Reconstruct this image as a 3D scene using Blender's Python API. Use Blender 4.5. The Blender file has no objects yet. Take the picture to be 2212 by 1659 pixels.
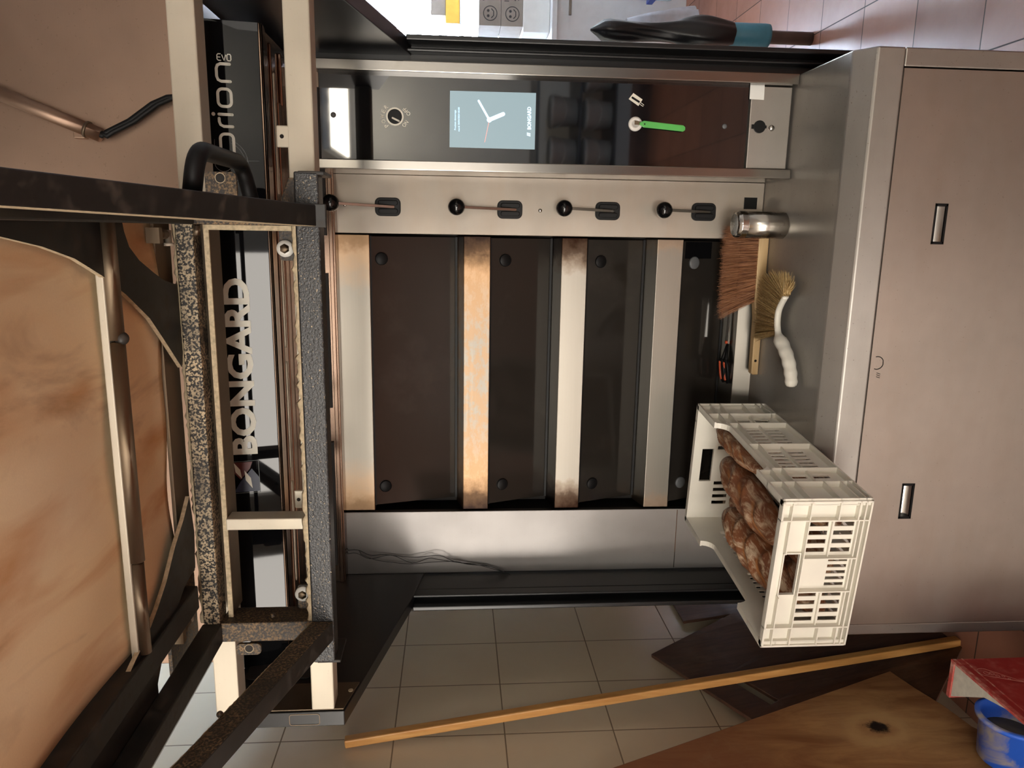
import bpy, bmesh, math, random
from mathutils import Vector as V, Matrix
random.seed(7)
PI = math.pi
# ------------------------------------------------------------------ survey: camera pose, and where a sight line meets a real plane
F = 1600.0
CAM = V((0, -2.122, 1.5))
YAW, PITCH, ROLL = 0.203670691, 0.0761791550, 0.000925
def _axes():
    cy, sy, cp, sp = math.cos(YAW), math.sin(YAW), math.cos(PITCH), math.sin(PITCH)
    fwd = V((-sy*cp, cy*cp, -sp)); right = V((cy, sy, 0)); up = right.cross(fwd)
    cr, sr = math.cos(ROLL), math.sin(ROLL)
    return (-( -sr*right + cr*up), -(cr*right + sr*up), fwd)
AX, AY, AF = _axes()
def ray(x, y): return AX*((x-1106)/F) + AY*((y-829.5)/F) + AF
def onX(x, y, X): d = ray(x, y); return CAM + d*((X-CAM.x)/d.x)
def onY(x, y, Y): d = ray(x, y); return CAM + d*((Y-CAM.y)/d.y)
def onZ(x, y, Z): d = ray(x, y); return CAM + d*((Z-CAM.z)/d.z)
def onP(x, y, P, N): d = ray(x, y); return CAM + d*((P-CAM).dot(N)/d.dot(N))

COL = bpy.context.scene.collection
# ------------------------------------------------------------------ mesh builder
class MB:
    def __init__(s): s.v = []; s.f = []; s.m = []; s.sm = []
    def add(s, vs, fs, mi=0, smooth=False):
        o = len(s.v); s.v += [V(p) for p in vs]
        for i, f in enumerate(fs):
            s.f.append([a+o for a in f]); s.m.append(mi[i] if isinstance(mi, list) else mi); s.sm.append(smooth)
        return s
    def box(s, x0, x1, y0, y1, z0, z1, mi=0):
        if x0 > x1: x0, x1 = x1, x0
        if y0 > y1: y0, y1 = y1, y0
        if z0 > z1: z0, z1 = z1, z0
        vs = [(x, y, z) for x in (x0, x1) for y in (y0, y1) for z in (z0, z1)]
        # faces order: -x,+x,-y,+y,-z,+z
        return s.add(vs, [(0,1,3,2),(4,6,7,5),(0,4,5,1),(2,3,7,6),(0,2,6,4),(1,5,7,3)], mi)
    def hexa(s, a, b, mi=0):   # two quads a[4], b[4]
        n = 4
        return s.prism(a, b, mi)
    def prism(s, A, B, mi=0, side=None, smooth=False):
        n = len(A); vs = list(A)+list(B)
        fs = [tuple(range(n-1, -1, -1)), tuple(range(n, 2*n))]; ms = [mi, mi]
        for i in range(n):
            j = (i+1) % n; fs.append((i, j, n+j, n+i)); ms.append(mi if side is None else side)
        return s.add(vs, fs, ms, smooth)
    def extrude(s, P, d, mi=0, side=None, smooth=False):
        d = V(d); P = [V(p) for p in P]
        return s.prism(P, [p+d for p in P], mi, side, smooth)
    def bar(s, a, b, w, h, up=(0,0,1), mi=0):
        a, b, up = V(a), V(b), V(up); d = (b-a).normalized(); r = d.cross(up).normalized(); u = r.cross(d)
        q = [r*w/2*i + u*h/2*j for i, j in ((-1,-1),(1,-1),(1,1),(-1,1))]
        return s.prism([a+k for k in q], [b+k for k in q], mi)
    def tube(s, path, r, n=12, mi=0, cap=True, flat=1.0):
        path = [V(p) for p in path]; rs = r if isinstance(r, (list, tuple)) else [r]*len(path)
        ref = None; rings = []
        for i, p in enumerate(path):
            t = (path[min(i+1, len(path)-1)] - path[max(i-1, 0)]).normalized()
            if ref is None:
                ref = V((0,0,1)) if abs(t.z) < .9 else V((1,0,0))
            a = (ref - t*ref.dot(t)).normalized(); b = t.cross(a); ref = a
            rings.append([p + a*(rs[i]*math.cos(2*PI*k/n)) + b*(rs[i]*flat*math.sin(2*PI*k/n)) for k in range(n)])
        vs = [q for R in rings for q in R]; fs = []
        for i in range(len(rings)-1):
            for k in range(n):
                fs.append((i*n+k, i*n+(k+1)%n, (i+1)*n+(k+1)%n, (i+1)*n+k))
        if cap: fs += [tuple(range(n-1,-1,-1)), tuple(range((len(rings)-1)*n, len(rings)*n))]
        return s.add(vs, fs, mi, True)
    def lathe(s, prof, O=(0,0,0), axis=(0,0,1), n=32, mi=0, smooth=True):
        ax = V(axis).normalized(); a = V((1,0,0)) if abs(ax.x) < .9 else V((0,1,0))
        a = (a-ax*a.dot(ax)).normalized(); b = ax.cross(a); O = V(O)
        vs = [O + ax*z + (a*math.cos(2*PI*k/n)+b*math.sin(2*PI*k/n))*r for r, z in prof for k in range(n)]
        fs = [(i*n+k, i*n+(k+1)%n, (i+1)*n+(k+1)%n, (i+1)*n+k) for i in range(len(prof)-1) for k in range(n)]
        fs += [tuple(range(n-1,-1,-1)), tuple(range((len(prof)-1)*n, len(prof)*n))]
        return s.add(vs, fs, mi, smooth)
    def sphere(s, c, r, n=20, m=12, mi=0):
        pr = [(max(1e-5, r*math.sin(PI*i/m)), -r*math.cos(PI*i/m)) for i in range(m+1)]
        return s.lathe(pr, c, (0,0,1), n, mi)
    def xform(s, M):
        s.v = [M @ p for p in s.v]; return s
    def build(s, name, mats, parent=None, bevel=0, kind=None, label=None, seg=2, sub=0, smooth_angle=None):
        me = bpy.data.meshes.new(name)
        me.from_pydata([tuple(p) for p in s.v], [], s.f)
        for m in (mats if isinstance(mats, (list, tuple)) else [mats]): me.materials.append(m)
        me.polygons.foreach_set('material_index', s.m); me.polygons.foreach_set('use_smooth', s.sm)
        bm = bmesh.new(); bm.from_mesh(me); bmesh.ops.recalc_face_normals(bm, faces=bm.faces[:]); bm.to_mesh(me); bm.free()
        o = bpy.data.objects.new(name, me); COL.objects.link(o)
        if parent is not None: adopt(o, parent)
        if bevel:
            b = o.modifiers.new('Bevel', 'BEVEL'); b.width = bevel; b.segments = seg; b.limit_method = 'ANGLE'; b.angle_limit = 0.6
        if sub:
            b = o.modifiers.new('Sub', 'SUBSURF'); b.levels = sub; b.render_levels = sub
        if kind: o['kind'] = kind
        if label: o['label'] = label
        return o
def wmat(o):
    M = Matrix.LocRotScale(o.location, o.rotation_euler, o.scale)
    return wmat(o.parent) @ o.matrix_parent_inverse @ M if o.parent else M
def adopt(o, parent):
    o.parent = parent; o.matrix_parent_inverse = wmat(parent).inverted()
def thing(name, label, cat, loc=(0,0,0), group=None):
    o = bpy.data.objects.new(name, None); COL.objects.link(o); o.location = loc; o.empty_display_size = .05
    o['label'] = label; o['category'] = cat
    if group: o['group'] = group
    return o
def tag(o, label, cat, group=None):
    o['label'] = label; o['category'] = cat
    if group: o['group'] = group
    return o
def dup(root, loc, label, group=None, rotz=None):
    r = root.copy(); COL.objects.link(r); r.location = loc; r['label'] = label
    if group: r['group'] = group
    if rotz is not None: r.rotation_euler.z = rotz
    for ch in list(root.children):
        c = ch.copy(); COL.objects.link(c); c.parent = r
        for g in list(ch.children):
            d = g.copy(); COL.objects.link(d); d.parent = c
    return r
# flat shapes in a plane: origin O, right R, up U, normal N (towards viewer)
class Plane:
    def __init__(s, O, R, U):
        s.O = V(O); s.R = V(R).normalized(); s.U = V(U).normalized(); s.N = s.R.cross(s.U).normalized()
    def p(s, a, b, c=0): return s.O + s.R*a + s.U*b + s.N*c
    def hit(s, x, y):    # photo sight line -> plane coordinates
        q = onP(x, y, s.O, s.N) - s.O; return (q.dot(s.R), q.dot(s.U))
def rrect(x0, x1, y0, y1, r, n=5):
    P = []
    for cx, cy, a in ((x1-r, y1-r, 0), (x0+r, y1-r, 90), (x0+r, y0+r, 180), (x1-r, y0+r, 270)):
        for i in range(n+1):
            t = math.radians(a+90*i/n); P.append((cx+r*math.cos(t), cy+r*math.sin(t)))
    return P
def circ(cx, cy, r, n=24): return [(cx+r*math.cos(2*PI*i/n), cy+r*math.sin(2*PI*i/n)) for i in range(n)]
def flat(mb, pl, pts, t=.001, z=0, mi=0): mb.extrude([pl.p(a, b, z) for a, b in pts], pl.N*t, mi); return mb
def stroke(mb, pl, pts, w, t=.0008, z=0, mi=0, closed=False, n=8):   # round-ended ribbon along a polyline
    P = [V((a, b)) for a, b in pts]; m = len(P); L, R = [], []
    for i in range(m):
        if closed: d = (P[(i+1) % m]-P[i-1])
        else: d = P[min(i+1, m-1)]-P[max(i-1, 0)]
        d.normalize(); nn = V((-d.y, d.x)); L.append(P[i]+nn*w/2); R.append(P[i]-nn*w/2)
    rng = range(m) if closed else range(m-1)
    for i in rng:
        j = (i+1) % m
        flat(mb, pl, [L[i], R[i], R[j], L[j]], t, z, mi)
    if not closed:
        for q in (P[0], P[-1]): flat(mb, pl, circ(q.x, q.y, w/2, 14), t, z, mi)
    return mb
def text(s, name, pl, x, y, w, h, mat, parent, bold=0, t=.0006, z=0, rot=0):
    """text with its left/baseline corner at plane (x, y), fitted to width w and cap height h"""
    c = bpy.data.curves.new(name, 'FONT'); c.body = s; c.size = 1; c.offset = bold; c.resolution_u = 3
    o = bpy.data.objects.new(name, c); COL.objects.link(o)
    dg = bpy.context.evaluated_depsgraph_get(); dg.update()
    me = bpy.data.meshes.new_from_object(o.evaluated_get(dg)); bpy.data.objects.remove(o)
    xs = [v.co.x for v in me.vertices]; ys = [v.co.y for v in me.vertices]
    x0, x1, y0, y1 = min(xs), max(xs), min(ys), max(ys)
    sx = w/(x1-x0); sy = h/(y1-max(y0, -.02) if y1 > 0 else 1)
    cr, sr = math.cos(rot), math.sin(rot)
    for v in me.vertices:
        a, b = (v.co.x-x0)*sx, (v.co.y-max(y0, -.02))*sy
        v.co = pl.p(x+a*cr-b*sr, y+a*sr+b*cr, z+t)
    me.materials.clear(); me.materials.append(mat); me.name = name
    o = bpy.data.objects.new(name, me); COL.objects.link(o)
    if parent is not None: adopt(o, parent)
    return o

# ------------------------------------------------------------------ materials
def lin(c):
    c = c/255.0
    return c/12.92 if c <= .04045 else ((c+.055)/1.055)**2.4
def rgb(r, g, b): return (lin(r), lin(g), lin(b), 1)
class NT:
    def __init__(s, name):
        s.m = bpy.data.materials.new(name); s.m.use_nodes = True; s.t = s.m.node_tree; s.n = s.t.nodes
        s.b = s.n['Principled BSDF']; s.out = s.n['Material Output']
        s.co = s.n.new('ShaderNodeTexCoord').outputs['Object']
    def new(s, typ, **kw):
        n = s.n.new('ShaderNode'+typ)
        for k, v in kw.items(): setattr(n, k, v)
        return n
    def link(s, a, b): s.t.links.new(a, b)
    def set(s, **kw):
        for k, v in kw.items():
            i = s.b.inputs[k.replace('_', ' ')]
            if hasattr(v, 'links'): s.link(v, i)
            else: i.default_value = v
        return s
    def mapping(s, scale=(1,1,1), loc=(0,0,0), rot=(0,0,0), co=None):
        m = s.new('Mapping'); m.inputs['Scale'].default_value = scale; m.inputs['Location'].default_value = loc; m.inputs['Rotation'].default_value = rot
        s.link(co or s.co, m.inputs['Vector']); return m.outputs[0]
    def noise(s, scale=5, detail=4, rough=.55, vec=None, dist=0):
        n = s.new('TexNoise'); n.inputs['Scale'].default_value = scale; n.inputs['Detail'].default_value = detail
        n.inputs['Roughness'].default_value = rough; n.inputs['Distortion'].default_value = dist
        s.link(vec or s.co, n.inputs['Vector']); return n.outputs['Fac']
    def ramp(s, fac, stops):
        r = s.new('ValToRGB'); e = r.color_ramp.elements
        while len(e) > len(stops): e.remove(e[-1])
        while len(e) < len(stops): e.new(1)
        for i, (p, c) in enumerate(stops):
            e[i].position = p; e[i].color = c if isinstance(c, tuple) else (c, c, c, 1)
        s.link(fac, r.inputs[0]); return r.outputs[0]
    def mix(s, fac, a, b, mode='MIX'):
        m = s.new('Mix', data_type='RGBA', blend_type=mode)
        for i, v in ((0, fac), (6, a), (7, b)):
            if hasattr(v, 'links'): s.link(v, m.inputs[i])
            else: m.inputs[i].default_value = v
        return m.outputs[2]
    def math(s, op, a, b=None, c=None, clamp=False):
        m = s.new('Math', operation=op); m.use_clamp = clamp
        for i, v in enumerate((a, b, c)):
            if v is None: continue
            if hasattr(v, 'links'): s.link(v, m.inputs[i])
            else: m.inputs[i].default_value = v
        return m.outputs[0]
    def sep(s, vec=None):
        n = s.new('SeparateXYZ'); s.link(vec or s.co, n.inputs[0]); return n.outputs
    def bump(s, h, strength=.2, dist=.01):
        b = s.new('Bump'); b.inputs['Strength'].default_value = strength; b.inputs['Distance'].default_value = dist
        s.link(h, b.inputs['Height']); s.link(b.outputs[0], s.b.inputs['Normal'])
def steel(name, base=(150,146,140), rough=.3, brush='x', stain=0, stain_col=(120,85,50), dirt=.12, bump=.01, aniso=.75, metal=1.0):
    t = NT(name); k = {'x': (3, 520, 520), 'z': (520, 520, 3), 'y': (520, 3, 520)}[brush]
    br = t.noise(1, 3, .6, t.mapping(k)); big = t.noise(2.3, 4, .6)
    col = t.mix(t.ramp(big, [(.35, 0.0), (.75, 1.0)]), rgb(*base), rgb(*[c*.86 for c in base]))
    col = t.mix(t.math('MULTIPLY', br, .07), col, rgb(*[c*.7 for c in base]))
    spk = t.ramp(t.noise(160, 2, .5), [(.68, 0.0), (.74, 1.0)])
    col = t.mix(t.math('MULTIPLY', spk, dirt), col, rgb(70, 58, 48))
    if stain:
        st = t.ramp(t.noise(3.5, 5, .6, t.mapping((1, 1, 3), (3.1, 0, 1.7))), [(.45, 0.0), (.8, 1.0)])
        col = t.mix(t.math('MULTIPLY', st, stain), col, rgb(*stain_col))
    ro = t.math('ADD', t.math('MULTIPLY', br, .03), t.math('MULTIPLY_ADD', big, .14, rough-.10))
    t.set(Base_Color=col, Metallic=metal, Roughness=ro, Anisotropic=aniso)
    tn = t.new('CombineXYZ'); tn.inputs[0].default_value, tn.inputs[1].default_value, tn.inputs[2].default_value = {'x': (0, 1, 1), 'z': (1, 1, 0), 'y': (1, 0, 1)}[brush]
    t.link(tn.outputs[0], t.b.inputs['Tangent'])
    t.bump(br, bump, .0006)
    return t.m
def plain(name, c, rough=.5, metal=0, spec=.5, var=.12, scale=14, bump=0):
    t = NT(name); n = t.noise(scale, 4)
    t.set(Base_Color=t.mix(t.ramp(n, [(.3, 0.0), (.75, 1.0)]), rgb(*c), rgb(*[x*(1-var) for x in c])), Roughness=rough, Metallic=metal)
    t.b.inputs['Specular IOR Level'].default_value = spec
    if bump: t.bump(t.noise(scale*12, 3), bump, .002)
    return t.m
def floured(name, base=(24,22,20), flour=(196,178,148), lo=.5, hi=.62, scale=260, rough=.5, bump=.5, patch=True):
    """black paint spattered with flour"""
    t = NT(name); n = t.noise(scale, 2, .6); big = t.noise(7, 4, .6)
    f = t.ramp(n, [(lo, 0.0), (hi, 1.0)])
    if patch: f = t.math('MULTIPLY', f, t.ramp(big, [(.38, .15), (.6, 1.0)]))
    t.set(Base_Color=t.mix(f, rgb(*base), rgb(*flour)), Roughness=t.math('MULTIPLY_ADD', f, .35, rough))
    t.bump(t.noise(scale*.9, 3), bump, .0015)
    return t.m
def emit(name, c, s):
    t = NT(name); t.set(Base_Color=rgb(20,20,20), Emission_Color=rgb(*c), Emission_Strength=s, Roughness=.3); return t.m

M = {}
M['steel'] = steel('brushed_steel')
M['steel_x'] = steel('brushed_steel_panel', base=(170,164,158), rough=.42, dirt=.25)
M['steel_shelf'] = steel('worktop_steel', base=(172,168,162), rough=.44, dirt=.45, stain=.2, stain_col=(96,82,66))
M['steel_front'] = steel('front_steel', base=(170,159,150), rough=.40, dirt=.3, stain=.25, stain_col=(142,122,106))
M['steel_lever'] = steel('lever_panel_steel', base=(160,152,142), rough=.40, dirt=.15, stain=.2, stain_col=(140,112,84))
M['steel_side'] = steel('side_panel_steel', base=(152,149,147), rough=.46, dirt=.1)
M['steel_z'] = steel('upright_steel', brush='z', rough=.26)
M['steel_rail'] = steel('rail_steel', base=(202,194,176), rough=.5, dirt=.1, stain=.08, metal=.35)
M['steel_hood'] = steel('hood_steel', base=(150,128,112), rough=.2, dirt=.05, bump=.02)
M['steel_fascia'] = steel('fascia_steel', base=(166,140,122), rough=.46, dirt=.2)
M['steel_old'] = steel('dusty_steel', base=(120,106,90), rough=.5, stain=.5, stain_col=(150,130,100))
M['chrome'] = steel('bright_steel', base=(200,198,194), rough=.16, dirt=.02, bump=.01)
M['black'] = plain('black_enamel', (19,20,22), .32, var=.2, scale=6)
M['black_soft'] = plain('black_plastic', (14,14,15), .5, spec=.22)
M['black_gloss'] = plain('black_ball_plastic', (12,12,14), .12)
M['dark'] = plain('dark_inside', (26,20,16), .7, var=.4)  # near-black for inner bodies, and painted as shade in holes, slots and recesses
M['paint'] = floured('carriage_paint', lo=.5, hi=.8, scale=34, bump=.25, flour=(70,62,54), rough=.5)
M['paint_flour'] = floured('carriage_paint_floured', lo=.47, hi=.56, scale=210)
M['paint_rough'] = floured('carriage_paint_pebbled', base=(34,35,37), lo=.64, hi=.72, scale=240, rough=.36, bump=1.0, patch=False)
M['paint_brown'] = floured('carriage_paint_dusted', base=(30,25,21), flour=(146,120,88), lo=.44, hi=.66, scale=210)
M['flour'] = plain('caked_flour', (214,196,164), .9, spec=.1, var=.25, scale=120, bump=.6)
M['white_letter'] = plain('cream_lettering', (214,210,196), .5, var=.03)
M['red_logo'] = plain('dull_red_mark', (92,26,24), .4); M['blue_logo'] = plain('dull_blue_mark', (26,34,62), .4)
M['white_plastic'] = plain('white_plastic', (224,220,208), .38, var=.06, scale=9)
M['sticker'] = plain('white_sticker', (220,220,216), .5, var=.03)
M['nylon'] = plain('white_nylon', (214,212,206), .35, var=.06)
M['green'] = plain('green_plastic', (84,178,84), .4, var=.08)
M['orange'] = plain('orange_plastic', (206,84,48), .4); M['grey_p'] = plain('grey_plastic', (92,94,96), .45)
M['grey_line'] = plain('grey_printing', (120,124,124), .5)
def glass(name, c=(9,9,11), rough=.03, ior=1.7, smear=.3, smear_scale=6):
    t = NT(name); n = t.ramp(t.noise(smear_scale, 6, .65), [(.55, 0.0), (.8, 1.0)])
    t.set(Base_Color=t.mix(t.math('MULTIPLY', n, .05*smear), rgb(*c), rgb(150,140,130)), Roughness=t.math('MULTIPLY_ADD', n, .12*smear, rough), IOR=ior)
    return t.m
M['ctrl_glass'] = glass('black_control_glass', ior=1.9)
M['sign_glass'] = glass('black_sign_glass', ior=1.36)
M['door_glass'] = glass('sooty_oven_glass', (36,33,30), .10, 1.45, 1.0, 4)
M['screen'] = emit('lit_screen', (128,146,150), .55)
M['hand'] = emit('clock_hand_light', (180,214,244), .9); M['hand_red'] = emit('clock_second_light', (226,150,140), .6)

# heat-stained bar: straw and brown tempering colours toward both ends (object x) and along one edge
def bar_mat(name, x0, x1, a, b, flour=0):
    t = NT(name); S = t.sep(); br = t.noise(1, 3, .6, t.mapping((3, 260, 260)))
    wob = t.math('MULTIPLY_ADD', t.noise(26, 4, .6), .09, -.045)
    er = t.math('ADD', t.math('SUBTRACT', x1, S[0]), wob); el = t.math('ADD', t.math('SUBTRACT', S[0], x0), wob)
    e = t.math('MINIMUM', er, el)
    burn = t.ramp(e, [(0, 1.0), (.045*a+.002, .85), (.10*a+.01, 0.0)])
    straw = t.ramp(e, [(.02, 1.0), (.05+.28*b, 0.0)])
    col = t.mix(t.math('MULTIPLY', br, .2), rgb(146,141,132), rgb(122,117,109))
    col = t.mix(t.math('MULTIPLY', straw, .75*min(1, b+.25)), col, rgb(196,146,90))
    if flour:
        f = t.ramp(t.noise(34, 6, .7, t.mapping((.8, 1, 1.4))), [(.44, 0.0), (.56, 1.0)]); col = t.mix(t.math('MULTIPLY', f, flour), col, rgb(160,128,94))
    col = t.mix(t.math('MULTIPLY', burn, min(1, a)), col, rgb(36,22,16))
    t.set(Base_Color=col, Metallic=1.0 if not flour else .8, Roughness=t.math('MULTIPLY_ADD', br, .12, .3 if not flour else .42)); t.bump(br, .05, .0006)
    return t.m
def grid_mat(name, c1, c2, grout, tile, axes, off=(0, 0), gw=.004, rough=.3, mottled=.5, spec=.5, bumpy=.3, specks=0):
    """square-laid tiles: axes picks the two object coordinates"""
    t = NT(name); S = t.sep(); fs = []
    ids = []
    for k in (0, 1):
        u = t.math('DIVIDE', t.math('SUBTRACT', S[axes[k]], off[k]), tile[k]); fr = t.math('FRACT', u); ids.append(t.math('FLOOR', u))
        d = t.math('MULTIPLY', t.math('MINIMUM', fr, t.math('SUBTRACT', 1.0, fr)), tile[k]); fs.append(d)
    d = t.math('MINIMUM', fs[0], fs[1]); g = t.ramp(t.math('DIVIDE', d, gw), [(.35, 1.0), (.62, 0.0)])
    rnd = t.new('TexWhiteNoise', noise_dimensions='2D'); cb = t.new('CombineXYZ'); t.link(ids[0], cb.inputs[0]); t.link(ids[1], cb.inputs[1]); t.link(cb.outputs[0], rnd.inputs['Vector'])
    n = t.ramp(t.noise(5, 6, .65), [(.3, 0.0), (.75, 1.0)])
    f = t.math('ADD', t.math('MULTIPLY', n, mottled), t.math('MULTIPLY', rnd.outputs['Value'], 1-mottled))
    col = t.mix(f, rgb(*c1), rgb(*c2))
    if specks: col = t.mix(t.math('MULTIPLY', t.ramp(t.noise(170, 3, .6), [(.68, 0.0), (.74, 1.0)]), specks), col, rgb(70, 34, 24))
    t.set(Base_Color=t.mix(g, col, rgb(*grout)), Roughness=t.math('ADD', t.math('MULTIPLY', n, .15), t.math('MULTIPLY_ADD', g, .4, rough)))
    t.b.inputs['Specular IOR Level'].default_value = spec
    t.bump(t.math('SUBTRACT', t.math('MULTIPLY', n, .08), g), bumpy, .002)
    return t.m
M['floor'] = grid_mat('terracotta_floor_tile', (148,100,80), (120,78,62), (62,50,45), (.348, .381), (0, 1), (.592, .339), .005, .34, .35, .28, .12, .3)
M['walltile'] = grid_mat('cream_wall_tile', (226,213,186), (216,201,174), (138,122,98), (.263, .346), (1, 2), (.46, .998), .0042, .3, .6)
M['plaster'] = plain('white_plaster', (206,204,198), .8, spec=.2, var=.06, scale=3)
M['ceil'] = plain('ceiling_plaster', (190,186,178), .9, spec=.2, var=.05, scale=3)
def canvas_mat():
    t = NT('floured_canvas')
    st = t.ramp(t.noise(1.5, 4, .5, t.mapping((6.5, 1.7, 1), (1.3, .4, 0), (0, 0, .22)), .4), [(.50, 0.0), (.72, 1.0)])
    dk = t.ramp(t.noise(1.3, 5, .6, t.mapping((5.5, 2.2, 1), (7.7, 2.1, 0), (0, 0, .42)), .5), [(.53, 0.0), (.72, 1.0)])
    lt = t.ramp(t.noise(1.8, 3, .5, t.mapping((2, 1, 1), (4, 0, 0), (0, 0, .4))), [(.4, 0.0), (.75, 1.0)])
    w = t.noise(420, 2, .5)
    col = t.mix(t.math('MULTIPLY', lt, .8), rgb(250,228,186), rgb(254,240,212))
    col = t.mix(t.math('MULTIPLY', st, .75), col, rgb(206,146,88)); col = t.mix(t.math('MULTIPLY', dk, .6), col, rgb(136,94,58))
    t.set(Base_Color=t.mix(t.math('MULTIPLY', w, .14), col, rgb(150,110,70)), Roughness=.85); t.b.inputs['Specular IOR Level'].default_value = .15
    t.bump(t.noise(5, 3, .5, t.mapping((4, 1, 1), (0, 0, 0), (0, 0, .25))), .12, .02); return t.m
M['canvas'] = canvas_mat()
def wood(name, c1, c2, axis='x', scale=1, rough=.5, dark=None, dust=0):
    t = NT(name); k = {'x': (2, 30, 30), 'y': (30, 2, 30), 'z': (30, 30, 2)}[axis]
    g = t.noise(1.0*scale, 5, .6, t.mapping(k), 1.2); f = t.noise(6*scale, 4, .6, t.mapping(k))
    col = t.mix(t.ramp(g, [(.35, 0.0), (.65, 1.0)]), rgb(*c1), rgb(*c2)); col = t.mix(t.math('MULTIPLY', f, .3), col, rgb(*[x*.7 for x in c2]))
    if dark: col = t.mix(t.math('MULTIPLY', t.ramp(t.noise(3, 5, .6), [(.45, 0.0), (.7, 1.0)]), .8), col, rgb(*dark))
    if dust: col = t.mix(t.math('MULTIPLY', t.ramp(t.noise(7, 6, .7), [(.5, 0.0), (.75, 1.0)]), dust), col, rgb(176,160,138))
    t.set(Base_Color=col, Roughness=rough); t.bump(g, .12, .002); return t.m
M['pine'] = wood('pale_pine', (214,164,98), (190,134,70), 'z')
M['beech'] = wood('pale_beech', (214,184,138), (196,162,112), 'x')
M['peel'] = wood('dark_peel_wood', (98,66,48), (72,48,36), 'z', rough=.6, dust=.12)
# ------------------------------------------------------------------ key planes of the place (metres)
SH = .545            # worktop of the base cabinet
YD = .185            # face of the deck fronts
YG = .035            # glass of the control column
XR, XL = .442, -1.12 # oven flanks
XW = -1.55           # tiled wall
YR, YF = -.53, -.63  # front of the gantry rails; front of the loader carriage
HB, HT = 1.935, 2.052
FZ = -.20            # floor

# ------------------------------------------------------------------ SETTING
def struct(name, mb, m, **k): return mb.build(name, m, kind='structure', **k)
struct('floor', MB().box(-5.6, 3.2, -5.5, 5.6, FZ-.1, FZ), M['floor'])
struct('ceiling', MB().box(-5.6, 3.2, -5.4, 5.6, 2.56, 2.66), M['ceil'])
struct('wall_left', MB().box(XW-.12, XW, -.42, 5.4, FZ, 2.56), M['walltile'])
struct('wall_right', MB().box(3.0, 3.12, -5.4, 5.6, FZ, 2.56), M['plaster'])
def holed(mb, pl, w, h, t, holes, mi=0):
    """panel of w x h in plane pl (plus thickness t along the normal) with rectangular holes (x0,x1,y0,y1)"""
    xs = sorted({0, w, *[min(max(c, 0), w) for q in holes for c in q[:2]]}); ys = sorted({0, h, *[min(max(c, 0), h) for q in holes for c in q[2:]]})
    nx, ny = len(xs)-1, len(ys)-1
    solid = [[not any(q[0]-1e-6 <= (xs[i]+xs[i+1])/2 <= q[1] and q[2] <= (ys[j]+ys[j+1])/2 <= q[3] for q in holes) for j in range(ny)] for i in range(nx)]
    vs, fs, idx = [], [], {}
    def vid(i, j, k):
        if (i, j, k) not in idx: idx[(i, j, k)] = len(vs); vs.append(pl.p(xs[i], ys[j], t*k))
        return idx[(i, j, k)]
    g = lambda i, j: 0 <= i < nx and 0 <= j < ny and solid[i][j]
    for i in range(nx):
        for j in range(ny):
            if not solid[i][j]: continue
            for k in (0, 1): fs.append((vid(i, j, k), vid(i+1, j, k), vid(i+1, j+1, k), vid(i, j+1, k)))
            for (di, dj, a, b) in ((-1, 0, (i, j), (i, j+1)), (1, 0, (i+1, j), (i+1, j+1)), (0, -1, (i, j), (i+1, j)), (0, 1, (i, j+1), (i+1, j+1))):
                if not g(i+di, j+dj): fs.append((vid(*a, 0), vid(*b, 0), vid(*b, 1), vid(*a, 1)))
    return mb.add(vs, fs, mi)
def walk(name, O, R, w, h, holes, m):
    return struct(name, holed(MB(), Plane(O, R, (0, 0, 1)), w, h, .12, holes), m)
# wall behind the photographer (its window is the main light) and wall at the far end of the bakery
WB = (.4, 5.3, .95, 2.25)          # along the wall from x=-5.6: x -5.2 .. -0.3
walk('wall_back', (-5.6, -5.3, FZ), (1, 0, 0), 8.8, 2.56-FZ, [(.4, 2.6, WB[2]-FZ, WB[3]-FZ), (3.2, 5.4, WB[2]-FZ, WB[3]-FZ)], M['plaster'])
walk('wall_far', (3.2, 5.3, FZ), (-1, 0, 0), 7.4, 2.56-FZ, [(3.2-2.65, 3.2-1.30, 1.02-FZ, 2.06-FZ)], M['plaster'])
walk('wall_side', (-5.5, 0, FZ), (0, -1, 0), 5.4, 2.56-FZ, [], M['plaster'])
walk('wall_return', (XW-.02, -.42, FZ), (-1, 0, 0), 4.05, 2.56-FZ, [], M['plaster'])
M['day'] = emit('daylight_pane', (255, 247, 236), 6.5)
M['day_far'] = emit('daylight_far_pane', (212, 230, 255), 85)
M['lamp'] = emit('lamp_diffuser', (255, 244, 224), 9)
M['frame_white'] = plain('white_window_frame', (214,214,210), .5)
def window(name, x0, x1, z0, z1, y, ny, m, nx, nz):
    w = MB().box(x0, x1, y-.01, y+.01, z0, z1).build(name, m, kind='structure')
    f = MB(); b = .03
    for i in range(nx+1):
        x = x0+(x1-x0)*i/nx; f.box(x-b/2, x+b/2, y-.04, y+.04, z0, z1)
    for i in range(nz+1):
        z = z0+(z1-z0)*i/nz; f.box(x0, x1, y-.035, y+.035, z-b/2, z+b/2)
    f.build('window_frame', M['frame_white'], w)
    return w
window('window_1', -2.4, -.2, .95, 2.25, -5.36, 1, M['day'], 1, 1)
window('window_3', -5.2, -3.0, .95, 2.25, -5.36, 1, M['day'], 1, 1)
window('window_2', 1.30, 2.65, 1.02, 2.06, 5.36, 1, M['day_far'], 4, 5)
t = thing('ceiling_light', 'rectangular ceiling light panel mirrored in the black control glass', 'ceiling light', (1.0, -4.6, 2.49))
MB().box(.62, 1.40, -5.1, -4.1, 2.50, 2.56).build('housing', M['frame_white'], t)
MB().box(.65, 1.37, -5.07, -4.13, 2.485, 2.50).build('diffuser', M['lamp'], t)

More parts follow.
